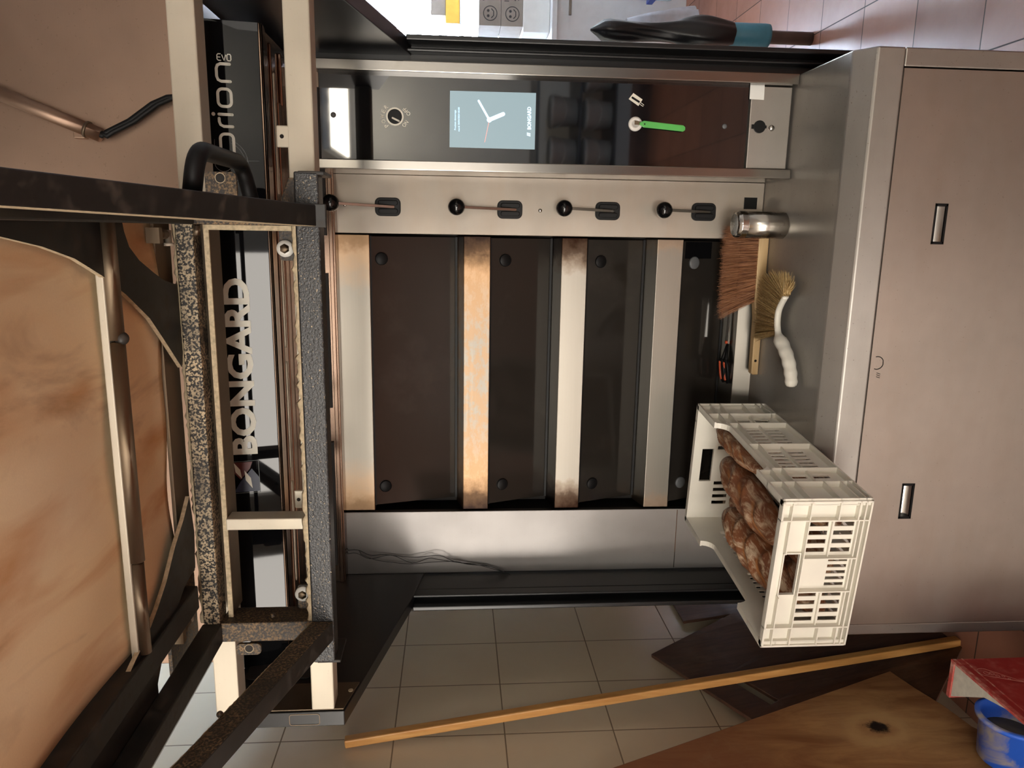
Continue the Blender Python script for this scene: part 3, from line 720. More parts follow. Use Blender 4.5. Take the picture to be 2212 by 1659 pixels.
# curved corner gussets between arms and top beam
ZG = tz1+.002
def gus(pts): return MB().extrude([onZ(x, y, ZG) for x, y in pts], (0, 0, .008), 0, 1)
R1 = [(-60,500),(0,511),(92,533),(162,559),(220.6,595.6),(272,636),(323.5,687.5),(353,731.6),(393,794),(398,700),(392,612),(379,614),(353,605),(331,588),(301,562.5),(279,533),(268,500),(262,470),(-60,440)]
L1 = [(409,1072),(396.5,1123),(378,1182),(360,1255.6),(341,1314),(319,1373),(294,1424.5),(264,1490.5),(235,1545.6),(205.6,1604),(180,1659),(150,1720),(228,1720),(280,1640),(345,1520),(341,1478),(352,1417),(361.6,1380),(371,1344),(382,1318),(398,1270),(422,1226),(420,1150)]
gus(R1).build('corner_gusset', [M['paint'], M['flour']], car); gus(L1).build('corner_gusset', [M['paint'], M['flour']], car)
# inner angle frame with dusty ledge and steel cross bar
iz = zY(457, 600, YF+.03); lz0 = zY(447, 600, YF+.03)
ifr = MB(); ifr.box(ix0, ix1-.0, YF+.03, YF+.10, iz, lz0); ifr.build('inner_ledge', M['steel_old'], car, bevel=.001)
MB().box(ix0, ix1, YF+.026, YF+.031, iz-.001, lz0).build('ledge_flour', M['flour'], car)
xi1 = xY(560, 497, YF+.03)
MB().box(xi1, ix1, YF+.03, YF+.09, bz1+.005, lz0).build('inner_upright', M['steel_old'], car, bevel=.001)
MB().box(xi1-.001, ix1, YF+.024, YF+.031, bz1+.004, lz0).build('upright_flour', M['flour'], car)
cx0, cx1 = xY(570, 1141, YF+.03), xY(570, 1117, YF+.03)
MB().box(cx0, cx1, YF+.02, YF+.065, bz1, iz).build('cross_bar', M['steel_rail'], car, bevel=.002)
# grab handle on the outside of the right brace
p1 = onX(415, 416, fx1+.006); p2 = onX(543, 432, fx1+.006)
q1 = onY(424, 322, p1.y); q2 = onY(522, 352, p2.y)
def fillet(P, r, n=7):
    out = [P[0]]
    for i in range(1, len(P)-1):
        a = (P[i-1]-P[i]).normalized(); c = (P[i+1]-P[i]).normalized(); A = P[i]+a*r; C_ = P[i]+c*r
        for k in range(n+1):
            t_ = k/n; out.append(A*(1-t_)**2+P[i]*2*t_*(1-t_)+C_*t_*t_)
    return out+[P[-1]]
MB().tube(fillet([p1, q1, q2, p2], .038), .0142, 18).build('grab_handle', M['black_soft'], car)
# lugs with a hole, rollers on slotted brackets, bolts
for ya, yb, xa, xb, hx, hy in ((372, 441, 448, 512, 478, 385), (1386, 1412, 513, 565, 540, 1397)):
    A, B_ = onY(xa, yb, YF+.01), onY(xb, ya, YF+.01); pl = Plane((0, YF+.01, 1.9), (1, 0, 0), (0, 0, 1)); x0, x1 = min(A.x, B_.x), max(A.x, B_.x); z0, z1 = min(A.z, B_.z)-1.9, max(A.z, B_.z)-1.9
    b = MB(); flat(b, pl, rrect(x0, x1, z0, z1, .010), .007); lug = b.build('lug', M['paint_brown'], car, bevel=.001)
    u, w_ = pl.hit(hx, hy); b = MB(); flat(b, pl, circ(u, w_, .0085), .0004, .0072); b.build('lug_hole', M['dark'], lug)
    b = MB(); stroke(b, pl, circ(u, w_, .0092, 24), .0012, .0008, .0072, closed=True); b.build('hole_rim', M['flour'], lug)
for x, y, y0, y1 in ((617, 537, 488, 563), (655, 1281, 1262, 1312)):
    c = onY(x, y, YF+.035); pl = Plane((0, YF+.042, c.z), (1, 0, 0), (0, 0, 1)); xa, xb = xY(x, y1, YF+.04), xY(x, y0, YF+.04)
    b = MB(); flat(b, pl, rrect(xa, xb, -.03, .012, .006), .006); br = b.build('roller_bracket', M['paint_brown'], car)
    MB().lathe([(.0001, 0), (.0165, 0), (.0165, .010), (.011, .012), (.0105, .0125), (.0001, .0125)], c+V((0, .004, 0)), (0, -1, 0), 28).build('roller', M['nylon'], br)
    MB().lathe([(.0001, 0), (.0095, 0), (.0095, .003), (.0001, .003)], c+V((0, -.0085, 0)), (0, -1, 0), 6).build('roller_bolt', M['steel_old'], br)
MB().lathe([(.0001, 0), (.006, 0), (.006, .018), (.0001, .018)], onY(425, 488, YF-.002), (-1, 0, 0), 14).build('bolt', M['steel_old'], car)
MB().sphere(onY(590, 1329, YF+.02), .006, 12, 8).build('bolt', M['paint_brown'], car)

# ------------------------------------------------------------------ LOADER BED (canvas conveyor seen from below)
ZB = ZG+.022
bed = thing('loader_bed', 'overhead loading bed with stained tan canvas seen from below', 'loading bed', (-.35, -1.1, ZB))
cl, cr_ = onZ(275, 1417, ZB).x, .042
yf = onZ(350, 800, ZB).y
n, m_ = 40, 50; vs = []; fs = []
for i in range(n+1):
    for j in range(m_+1):
        x = cl+(cr_-cl)*i/n; y = -1.62+(yf+1.62)*j/m_
        vs.append((x, y, ZB+.006*math.sin(x*9+y*5)*math.sin(y*4+1)+.003*math.sin(x*23-y*11)))
for i in range(n):
    for j in range(m_): a = i*(m_+1)+j; fs.append((a, a+m_+1, a+m_+2, a+1))
cv = MB().add(vs, fs, 0, True).build('canvas', M['canvas'], bed); sd = cv.modifiers.new('Solid', 'SOLIDIFY'); sd.thickness = .004; sd.offset = 1
ys0, ys1 = onZ(205, 600, ZB-.008).y, onZ(231, 600, ZB-.008).y
MB().box(cl-.01, cr_, ys0, ys1, ZB-.020, ZB-.008).build('cross_strip', M['steel_rail'], bed, bevel=.002)
yr = onZ(252, 735, ZB-.026).y
ra, rb = onZ(265, 735, ZB-.026).x, onZ(290, 1218, ZB-.026).x
MB().tube([(rb, yr, ZB-.026), (ra, yr, ZB-.026)], .0125, 20).build('roller_rod', M['steel_old'], bed)
MB().tube([(ra+.004, yr, ZB-.026), (cr_, yr, ZB-.026)], .0125, 16).build('rod_sleeve', M['steel_old'], bed); MB().tube([(cl, yr, ZB-.026), (rb-.004, yr, ZB-.026)], .0105, 16).build('rod_sleeve', M['steel_old'], bed)
MB().sphere((ra+.006, yr, ZB-.034), .011, 16, 10).build('rod_joint', M['paint'], bed)
MB().box(cl-.055, cl-.004, -1.62, yf+.02, ZB-.03, ZB+.012).build('side_rail', M['paint'], bed, bevel=.003)
MB().box(cl+.0, cr_, yf+.004, YF+.03, ZB-.004, ZB+.004).build('end_plate', M['steel_old'], bed, bevel=.002)
MB().box(fx0, cl-.002, YF-.12, YF+.03, ZB-.002, ZB+.006).build('corner_plate', M['paint_brown'], bed, bevel=.002)
for x, y in ((350, 506), (400, 1350)):
    c = onZ(x, y, ZB-.016); lt = MB(); lt.tube([c+V((0, -.03, 0)), c+V((0, .012, 0))], .009, 14); lt.box(c.x-.016, c.x+.012, c.y-.045, c.y-.03, c.z-.012, c.z+.012)
    lo = lt.build('latch', M['steel_old'], bed)
    MB().lathe([(.0001, -.012), (.006, -.012), (.006, .012), (.009, .012), (.009, .018), (.0001, .018)], c+V((-.004 if y < 900 else .004, .03, 0)), (1 if y > 900 else -1, 0, 0), 14).build('latch_bolt', M['steel_rail'], lo)

# conduit and cable on the fascia
cd = thing('cable_conduit', 'slanted steel conduit with a black cable on the oven fascia', 'conduit', onY(215, 290, -.33))
a, e = onY(-60, 178, -.34), onY(218, 292, -.34)
MB().tube([a, e], .0155, 20).build('pipe', M['steel_fascia'], cd)
d = (e-a).normalized(); k = e-d*.03
MB().lathe([(.0158, -.003), (.0185, -.003), (.0185, .003), (.0158, .003)], k, d, 24).build('clamp', M['steel_old'], cd)
q = onY(176, 292, -.322); MB().box(q.x-.008, q.x+.012, -.335, -.315, q.z-.012, q.z+.012).build('clamp_foot', M['steel_fascia'], cd, bevel=.002)
P = [e-d*.02, e+d*.004, onY(232, 286, -.338), onY(280, 262, -.334), onY(330, 225, -.334), onY(362, 211, -.334), onY(400, 208, -.334)]
for off in (0, .011): MB().tube([p+V((0, -.002, -off)) for p in P], .0062, 12).build('cable', M['black_soft'], cd)

# ------------------------------------------------------------------ BREAD CRATE
th = math.radians(-7.0); CW, CLn, CH = .40, .635, .213
cB = onZ(1888, 1079, SH+.001); ux = V((math.cos(th), math.sin(th), 0)); uy = V((-math.sin(th), math.cos(th), 0)); up = V((0, 0, 1))
cO = cB - ux*CW; cO.z = SH+.0005          # front-left bottom corner
cc = lambda a, b, c: cO+ux*a+uy*b+up*c
crate = thing('bread_crate', 'white slotted plastic crate full of crusty loaves on the worktop edge', 'crate', cc(CW/2, CLn/2, 0))
WP = M['white_plastic']
def wall_plate(name, O, R, w, h, holes, outs, dip=None, handle=None):
    """crate wall: slotted skin, outward ribs, rounded-dip top edge"""
    pl = Plane(O, R, up)                    # normal points outwards
    t = .003; rib = .016
    mb = MB(); H_ = list(holes)
    if handle: H_.append(handle)
    if dip: H_.append((dip[0], dip[1], h-dip[2], h+1))
    holed(mb, pl, w, h, t, H_)
    o = mb.build(name, WP, crate)
    r = MB()
    def rb(x0, x1, y0, y1, d=rib):
        a = [pl.p(x0, y0, t-.001), pl.p(x1, y0, t-.001), pl.p(x1, y1, t-.001), pl.p(x0, y1, t-.001)]; r.extrude(a, pl.N*d)
    for q in outs: rb(*q)
    r.build('rib', WP, o)
    return o, pl
def slots(x0, x1, y0, y1, n):
    hh = (y1-y0)/n; return [(x0, x1, y0+hh*(i+.22), y0+hh*(i+.78)) for i in range(n)]
def vslots(x0, x1, y0, y1, n):
    ww = (x1-x0)/n; return [(x0+ww*(i+.25), x0+ww*(i+.75), y0, y1) for i in range(n)]
e = .012; T = .016
# short walls (front and far): handle slot, three slotted windows
def short_wall(name, O, R):
    w, h = CW-2*T+.02, CH; w = CW-2*.003
    hs = []; g = lambda f: f*w
    hs += vslots(g(.145), g(.38), .028, .075, 4)+vslots(g(.145), g(.38), .090, .137, 4)
    hs += vslots(g(.40), g(.61), .028, .075, 5)
    hs += vslots(g(.63), g(.86), .028, .075, 4)+vslots(g(.63), g(.86), .090, .137, 4)
    outs = [(0, w, 0, .004, T), (0, w, h-.005, h, T), (0, .004, 0, h, T), (w-.004, w, 0, h, T), (g(.13), g(.13)+.003, 0, h), (g(.87), g(.87)+.003, 0, h),
            (0, w, .0135, .0165), (g(.0), g(.13), .028, .031), (g(.87), w, .028, .031), (g(.13), g(.87), .021, .024, .010), (g(.0), g(.13), .074, .077), (g(.87), w, .074, .077), (g(.13), g(.39), .081, .084, .008), (g(.62), g(.87), .081, .084, .008), (0, w, .1425, .1450), (0, g(.35), h-.026, h-.0235), (g(.65), w, h-.026, h-.0235),
            (g(.385), g(.385)+.003, .014, .146), (g(.615), g(.615)+.003, .014, .146)]
    hd = (g(.36), g(.64), .149, .186)
    outs += [(g(.355), g(.645), .1465, .149, .007), (g(.355), g(.645), .186, .1885, .007), (g(.352), g(.36), .1465, .1885, .007), (g(.64), g(.648), .1465, .1885, .007)]
    return wall_plate(name, O, R, w, h, hs, outs, None, hd)
short_wall('end_wall', cc(.003, T, 0), ux)
short_wall('end_wall', cc(CW-.003, CLn-T, 0), -ux)
def long_wall(name, O, R):
    w, h = CLn-.006, CH; g = lambda f: f*w; hs = []
    for a, b, n in ((.155, .25, 2), (.275, .48, 6), (.52, .725, 6), (.75, .845, 2)):
        hs += vslots(g(a), g(b), .032, .076, n)+vslots(g(a), g(b), .090, .136, n)
    dp = .036
    outs = [(0, w, 0, .004, T), (0, .004, 0, h, T), (w-.004, w, 0, h, T), (0, g(.25), h-.005, h, T), (g(.75), w, h-.005, h, T), (g(.25), g(.75), h-dp-.005, h-dp, T),
            (g(.14), g(.14)+.003, 0, h), (g(.86), g(.86)+.003, 0, h), (g(.26), g(.26)+.003, 0, h-dp), (g(.74), g(.74)+.003, 0, h-dp), (g(.5), g(.5)+.003, 0, h-dp),
            (0, g(.14), .014, .017), (g(.86), w, .014, .017), (0, g(.14), .028+.004, .035), (g(.86), w, .032, .035), (0, g(.14), .074, .077), (g(.86), w, .074, .077), (0, w, .144, .147), (g(.14), g(.86), .0815, .0845, .008), (0, g(.25), h-.038, h-.035), (g(.75), w, h-.038, h-.035)]
    o, pl = wall_plate(name, O, R, w, h, hs, outs, (g(.25), g(.75), dp), None)
    # rounded shoulders where the rim dips
    b = MB()
    for s_, xc in ((1, g(.25)), (-1, g(.75))):
        q = [(xc, h-dp), (xc+s_*dp*.95, h-dp)]+[(xc+s_*dp*.95*(1-math.sin(PI/2*k/6)), h-dp+dp*(1-math.cos(PI/2*k/6))) for k in range(1, 7)]
        b.extrude([pl.p(x, y, 0) for x, y in q], pl.N*T)
    b.build('rim_shoulder', WP, o)
    return o
long_wall('side_wall', cc(CW-T, .003, 0), uy)
long_wall('side_wall', cc(T, CLn-.003, 0), -uy)
b = MB(); pl = Plane(cc(T, T, .006), ux, uy); holed(b, pl, CW-2*T, CLn-2*T, .004, [(x, x+.012, y, y+.05) for x in [.03+.034*i for i in range(10)] for y in [.03+.075*j for j in range(8)]]); b.build('bottom', WP, crate)

# ------------------------------------------------------------------ loaves
def crust(name, seed, pale):
    t = NT(name); S = t.sep()
    n = t.noise(9, 5, .6, t.mapping((1, 1, 1), (seed, 0, 0))); fl = t.noise(26, 6, .72, t.mapping((1.3, .35, 1.6), (seed*2, 0, 0)), 1.5)
    at = t.new('Attribute', attribute_name='ear').outputs['Fac']
    col = t.mix(t.ramp(n, [(.3, 0.0), (.75, 1.0)]), rgb(98, 58, 38), rgb(146, 92, 56))
    col = t.mix(t.ramp(at, [(.55, 0.0), (.85, 1.0)]), col, rgb(180, 120, 70))
    f = t.math('MULTIPLY', t.ramp(fl, [(.47, 0.0), (.62, 1.0)]), t.ramp(at, [(.1, pale), (.5, .75*pale), (.9, .15)]))
    col = t.mix(f, col, rgb(206, 184, 156))
    t.set(Base_Color=col, Roughness=.55); t.bump(t.math('ADD', t.noise(40, 5, .65), t.math('MULTIPLY', fl, .6)), .5, .006); return t.m
loaf_mats = [crust('floury_crust', .3, .9), crust('dark_crust', 3.7, .6), crust('golden_crust', 6.1, .75)]
def loaf(name, c, yaw, L, W, H_, m, pitch=0, roll=0, seed=0):
    rnd = random.Random(seed); n, k = 64, 40; vs, fs, ear = [], [], []
    bend = rnd.uniform(-.003, .003)
    for i in range(n+1):
        u = -1+2*i/n; r = (1-abs(u)**2.6)**.5 if abs(u) < 1 else 0
        for j in range(k):
            a = 2*PI*j/k; ca, sa = math.cos(a), math.sin(a)
            # long diagonal slashes open over the top
            topm = max(0, sa)**.5; ridge = 0; er = 0
            for uk in (-.62, -.2, .22, .64):
                dd = (ca*1.0-(u-uk)*2.6)/2.2+.04*math.sin(u*17+seed*2)
                lim = max(0, 1-((u-uk)/.42)**4)
                er = max(er, math.exp(-(dd/.11)**2)*lim); ridge += lim*(math.exp(-((dd-.20)/.10)**2)-.7*math.exp(-(dd/.11)**2))
            rr = 1+(.17*ridge*topm+.02*math.sin(9*u+3*ca+seed))*(1-abs(u)**4)
            y = u*L/2; x = ca*W/2*r*rr*(1 if abs(ca) < .9 else 1) + bend*(1-u*u)*3; z = sa*H_/2*r*rr
            if sa < 0: z *= .72
            vs.append((x, y, z)); ear.append(max(0, min(1, er*topm*(r > .3))))
    for i in range(n):
        for j in range(k): fs.append((i*k+j, i*k+(j+1) % k, (i+1)*k+(j+1) % k, (i+1)*k+j))
    mb = MB().add(vs, fs, 0, True)
    o = mb.build(name, m, None)
    at = o.data.attributes.new('ear', 'FLOAT', 'POINT'); at.data.foreach_set('value', ear)
    o.location = c; o.rotation_euler = (pitch, roll, yaw)
    return o
Z0 = .012
specs = [  # a, b, c in the crate's own axes, extra yaw, length, width, height
    (.078, .17, Z0+.046, .0, .28, .100, .10, 1, 'dark loaf at the bottom of the crate seen through the handle slot'),
    (.20, .17, Z0+.046, .0, .28, .110, .10, 0, 'floury loaf at the bottom of the crate seen through the front slots'),
    (.318, .17, Z0+.046, .0, .28, .098, .10, 2, 'golden loaf at the bottom front right corner of the crate'),
    (.11, .475, Z0+.046, .0, .27, .105, .10, 1, 'dark loaf lying under the others at the far end of the crate'),
    (.30, .475, Z0+.046, .0, .27, .105, .10, 2, 'golden loaf behind the slots of the crate side near its far end'),
    (.130, .235, .150, -.12, .36, .104, .100, 0, 'big floury slashed loaf on top nearest the left side wall of the crate'),
    (.250, .30, .152, -.08, .42, .100, .100, 1, 'dark slashed loaf with pale flour lines on top in the middle of the crate'),
    (.346, .42, .146, .0, .34, .050, .085, 2, 'narrow golden loaf pressed along the right side wall of the crate'),
]
for i, (a, b_, c_, yw, L, W, H_, mi, lab) in enumerate(specs):
    tag(loaf('bread_loaf', cc(a, b_, c_), th+yw, L, W, H_, loaf_mats[mi], pitch=(.10 if i == 5 else 0), seed=i), lab, 'bread', 'loaves in the white crate')

# ------------------------------------------------------------------ flour shaker
sb = onZ(1707, 487, SH); sb = V((sb.x, sb.y+.040, SH))
shk = thing('flour_shaker', 'dented steel flour shaker with a perforated screw lid', 'shaker', sb)
R_ = .0385; h_ = .118
t = NT('shaker_steel'); n1 = t.ramp(t.noise(22, 6, .7, t.mapping((1, 1, .5))), [(.52, 0.0), (.66, 1.0)])
t.set(Base_Color=t.mix(t.math('MULTIPLY', n1, .6), rgb(190, 186, 178), rgb(130, 112, 92)), Metallic=1.0, Roughness=t.math('MULTIPLY_ADD', n1, .35, .22)); M['shaker'] = t.m
MB().lathe([(.0001, 0), (R_-.004, 0), (R_, .004), (R_, h_), (R_-.003, h_+.001), (.0001, h_+.001)], sb, (0, 0, 1), 48).build('can', M['shaker'], shk)
pr = [(.0001, h_), (R_-.001, h_)]
for k in range(4): pr += [(R_+.0012, h_+.003+k*.005), (R_-.0014, h_+.0055+k*.005)]
pr += [(R_-.002, h_+.027), (R_-.007, h_+.031), (.0001, h_+.034)]
lid = MB().lathe(pr, sb, (0, 0, 1), 48).build('lid', M['chrome'], shk)
pt = MB(); pt.lathe([(.0001, h_+.0345), (R_-.008, h_+.0318), (R_-.008, h_+.0322), (.0001, h_+.0349)], sb, (0, 0, 1), 40); pt.build('perforated_top', plain('dull_tin', (170, 170, 166), .45, .6), lid)
hl = MB()
for rr_, nn in ((.0, 1), (.010, 6), (.019, 12), (.027, 16)):
    for k in range(nn):
        a = 2*PI*k/nn+rr_*30; hl.lathe([(.0001, 0), (.0011, 0), (.0001, .0003)], sb+V((rr_*math.cos(a), rr_*math.sin(a), h_+.0350-.003*(rr_/.031))), (0, 0, 1), 8)
hl.build('sprinkle_hole', M['dark'], lid, kind='stuff')

# ------------------------------------------------------------------ bench brush (brown bristles up, wooden back down)
rnd = random.Random(3)
def hairs(mb, roots, tips, w, rnd, seg=3, curl=.004):
    for a, b_ in zip(roots, tips):
        a, b_ = V(a), V(b_); d = b_-a; s_ = V((rnd.uniform(-1, 1), rnd.uniform(-1, 1), rnd.uniform(-1, 1))); s_ = (s_-d*s_.dot(d)/d.length_squared).normalized()
        cv_ = V((rnd.gauss(0, 1), rnd.gauss(0, 1), rnd.gauss(0, .5)))*curl; vs = []
        for k in range(seg+1):
            f = k/seg; p = a+d*f+cv_*f*f; q = w*(1-.75*f); vs += [p-s_*q/2, p+s_*q/2]
        mb.add(vs, [(2*k, 2*k+1, 2*k+3, 2*k+2) for k in range(seg)])
def hair_mat(name, c1, c2):
    t = NT(name); oi = t.noise(140, 2, .5, t.mapping((1, 1, .15))); t.set(Base_Color=t.mix(t.ramp(oi, [(.3, 0.0), (.7, 1.0)]), rgb(*c1), rgb(*c2)), Roughness=.55); return t.m
yb_ = .128
wl = onY(1628, 808, yb_); wr_ = onY(1664, 512, yb_)
bbr = thing('bench_brush', 'long wooden bench brush with brown bristles standing against the oven', 'brush', ((wl.x+wr_.x)/2, yb_, SH))
zlo = SH+.001; xA, xB, xC = wl.x, onY(1636, 645, yb_).x-.01, wr_.x+.03
b = MB()
P = [(xA, .0), (xA+.012, .0), (xC, 0), (xC, .032), (xB, .030), (xB-.05, .024), (xA+.006, .022), (xA, .018)]
b.extrude([(x, yb_-.014, zlo+z) for x, z in P], (0, .028, 0)); bk = b.build('wooden_back', M['beech'], bbr, bevel=.003)
MB().lathe([(.0001, 0), (.0042, 0), (.0001, .0004)], (xA+.045, yb_-.0142, zlo+.012), (0, -1, 0), 16).build('hang_hole', M['dark'], bk)
b = MB(); ro, ti = [], []
for i in range(3600):
    fx = rnd.random(); x = xB+.004+(xC-xB-.006)*fx; y = yb_-.012+.024*rnd.random(); x = round(x/.008)*.008+rnd.gauss(0, .0018)
    ro.append((x, y, zlo+.030)); L = .098+rnd.gauss(0, .004); sl = -.040*(1-fx)**3*1.2-.004
    ti.append((x+sl+rnd.gauss(0, .003), y+.012+(y-yb_)*.7+rnd.gauss(0, .003), zlo+.030+L))
hairs(b, ro, ti, .0011, rnd); b.build('bristles', hair_mat('brown_bristle', (130, 86, 60), (180, 128, 90)), bbr)
MB().box(xB+.008, xC-.004, yb_-.004, yb_+.010, zlo+.028, zlo+.085).build('bristle_core', plain('dark_bristle', (116, 70, 44), .8, var=.4, scale=60), bbr)

# ------------------------------------------------------------------ white-handled scrubbing brush lying on the worktop
wz = SH+.026
hp_ = [onZ(x, y, wz) for x, y in ((1697, 640), (1683, 668), (1679, 700), (1683, 728), (1693, 750), (1702, 775), (1707, 800), (1709, 822), (1708, 834))]
sbr = thing('scrubbing_brush', 'white plastic brush with pale curved bristles lying on the worktop', 'brush', (hp_[3].x, hp_[3].y, SH))
def smooth(P, n=6):
    Q = []
    for i in range(len(P)-1):
        p0 = P[max(i-1, 0)]; p1 = P[i]; p2 = P[i+1]; p3 = P[min(i+2, len(P)-1)]
        for s_ in range(n):
            tt = s_/n; Q.append(.5*((2*p1)+(p2-p0)*tt+(2*p0-5*p1+4*p2-p3)*tt*tt+(3*p1-p0-3*p2+p3)*tt**3))
    return Q+[P[-1]]
sp_ = smooth(hp_); N_ = len(sp_)
rs = []
for i in range(N_):
    f = i/(N_-1)
    if f < .34: r = .0095
    elif f < .42: r = .0095+.0115*(f-.34)/.08
    else: r = .0205-.004*(f-.42)/.58+.0011*math.sin(f*58)
    if f > .97: r *= .72
    rs.append(r)
MB().tube(sp_, rs, 18, flat=.8).build('handle', M['white_plastic'], sbr)
b = MB(); ro, ti = [], []
head = smooth([onZ(x, y, wz) for x, y in ((1700, 632), (1697, 640), (1683, 668), (1679, 700), (1680, 722))], 10)
tipc = [onZ(x, y, wz) for x, y in ((1712, 612), (1690, 588), (1648, 598), (1638, 640), (1633, 690), (1628, 733))]
tipc = smooth(tipc, 8)
for i in range(2600):
    f = rnd.random(); a = head[min(int(f*(len(head)-1)), len(head)-1)]
    q = tipc[min(int(f**.8*(len(tipc)-1)), len(tipc)-1)]
    oz = rnd.uniform(-.010, .010); a = a+V((rnd.gauss(0, .002), rnd.gauss(0, .002), oz))
    d = q-a; L = d.length*(.86+.12*rnd.random()); t_ = a+d.normalized()*L+V((rnd.gauss(0, .005), rnd.gauss(0, .005), oz*1.0+rnd.gauss(0, .003)))
    t_.z = max(t_.z, SH+.003); ro.append(a); ti.append(t_)
hairs(b, ro, ti, .0017, rnd, 3, .004); b.build('bristles', hair_mat('pale_bristle', (160, 130, 82), (206, 178, 126)), sbr)
MB().tube([head[i]+(tipc[min(int((i/(len(head)-1))**.8*(len(tipc)-1)), len(tipc)-1)]-head[i])*.30 for i in range(4, len(head)-2, 3)], [.009, .013]+[.014]*50, 10) if 0 else None

# ------------------------------------------------------------------ scissors on the lowest sill
ys_ = YD+.030; zs = lambda x, y: onY(x, y, ys_)
sz = edges[4][0]+.021*(.030/.085)
A = zs(1564, 640); K = zs(1566, 742); E_ = zs(1562, 824)
scs = thing('scissors', 'long steel scissors with black and orange handles on the lowest deck sill', 'scissors', (K.x, ys_, sz))
z0 = sz+.0035; up2 = zs(1562, 742).z
o_ = lambda x, dz, dy: V((x, ys_+dy, z0+dz))
b = MB(); b.extrude([o_(K.x, .0, -.006), o_(A.x, .001, -.001), o_(A.x, .002, .001), o_(K.x, .006, .006)], (0, .0, .0022)); b.build('blade', M['chrome'], scs)
b = MB(); b.extrude([o_(K.x, .003, -.006), o_(A.x+.004, .004, .0), o_(A.x+.004, .005, .002), o_(K.x, .009, .006)], (0, .0, .0022)); b.build('blade', M['chrome'], scs)
MB().lathe([(.0001, -.002), (.005, -.002), (.005, .012), (.0001, .012)], o_(K.x+.004, 0, 0), (0, 0, 1), 14).build('pivot', M['orange'], scs)
for k, (dy, dz) in enumerate(((-.012, .004), (.010, .010))):
    L = K.x-E_.x; ring = []
    for i in range(25):
        a = 2*PI*i/24; ring.append(o_(E_.x+L*.28+L*.28*math.cos(a), dz+.005*math.cos(a), dy+.011*math.sin(a)))
    b = MB(); b.tube([o_(K.x, .003, 0), o_(E_.x+L*.62, dz+.003, dy*.6), o_(E_.x+L*.54, dz+.004, dy)], [.0042, .006, .006], 10); b.tube(ring, .0055, 10, cap=False); hd = b.build('finger_ring', M['black_soft'], scs)
    b = MB(); b.tube([p+V((0, 0, .004)) for p in ring[2:11]], .0045, 8); b.build('soft_grip', M['orange'], hd)

# ------------------------------------------------------------------ green bread lame stuck in the probe socket
lm = thing('bread_lame', 'slim green plastic bread scoring blade stuck on the control glass', 'scoring blade', CP.p(*H(1380, 268), .01))
pl = Plane(CP.p(*H(1380, 268), .006), CP.p(*H(1478, 279))-CP.p(*H(1380, 268)), (1, 0, 0)); pl.N = V((0, -1, 0))
L = (CP.p(*H(1478, 279))-CP.p(*H(1380, 268))).length
q = [(0.0, -.003), (.012, -.009), (L*.5, -.0085), (L-.006, -.0085), (L, -.004), (L, .004), (L-.006, .0085), (L*.5, .0085), (.012, .009), (0.0, .003)]
b = MB(); b.extrude([pl.p(x, y, 0) for x, y in q], pl.N*.005); lo = b.build('handle', M['green'], lm, bevel=.0015)
b = MB(); b.extrude([pl.p(x, y, .001) for x, y in ((-.014, -.004), (.004, -.003), (.004, .006), (-.014, .007))], pl.N*.0008); b.build('steel_blade', M['steel_old'], lm)
MB().lathe([(.0001, 0), (.0022, 0), (.0001, .0003)], pl.p(.014, .0, .0053), (0, -1, 0), 12).build('hole', M['dark'], lo)

# ------------------------------------------------------------------ things leaning at the left wall
top = onX(745, 1603, XW+.021); bot = onZ(2062, 1386, FZ+.015); 
sl_ = (bot-top); bot2 = top+sl_*((top.z-FZ-.002)/(top.z-bot.z))
tag(MB().bar(top, bot2, .030, .026, (1, 0, 0)).build('wooden_pole', M['pine'], bevel=.004), 'long thin pale wooden pole leaning on the tiled wall', 'pole')
# two dark peel boards, feet on the floor and heads against the tiles
al = math.radians(8)
c0 = onX(1407, 1420, XW+.004); Nb = V((math.cos(al), 0, math.sin(al)))
b1 = onP(1640, 1572, c0, Nb); d1 = (b1-c0); wn = d1.length*1.75; d1.normalize(); d2 = Nb.cross(d1)
if d2.z > 0: d2 = -d2
pb = Plane(c0, d1, d2); pb.N = Nb
Lb = (c0.z-FZ-.012)/max(.05, -d2.z)
q_ = lambda x, y: pb.hit(x, y)
s0, s1 = q_(1532, 1487), q_(1634, 1549)
b = MB(); holed(b, pb, wn, Lb, .014, [(min(s0[0], s1[0]), max(s0[0], s1[0]), .10, .10+.035)])
for p_ in b.v: p_.z = max(p_.z, FZ+.002)
tag(b.build('peel_board', M['peel'], bevel=.002), 'dark thin wooden peel board with a slot leaning on the wall tiles', 'board')
c1 = c0-Nb*.018+d1*(-.02)+d2*.22
if c1.x < XW+.004: c1.x = XW+.004
b = MB(); pb3 = Plane(c1, V((0, 1, 0)), V((math.sin(al), 0, -math.cos(al)))); pb3.N = Nb
L3 = (c1.z-FZ-.01)/math.cos(al)
b.extrude([pb3.p(a, c_, 0) for a, c_ in ((.10, 0), (.62, 0), (.62, L3), (.10, L3))], Nb*.012)
for p_ in b.v: p_.z = max(p_.z, FZ+.002); p_.x = max(p_.x, XW+.002)
tag(b.build('backing_board', M['peel'], bevel=.002), 'wide dark wooden board standing between the slotted peel board and the tiled wall', 'board')
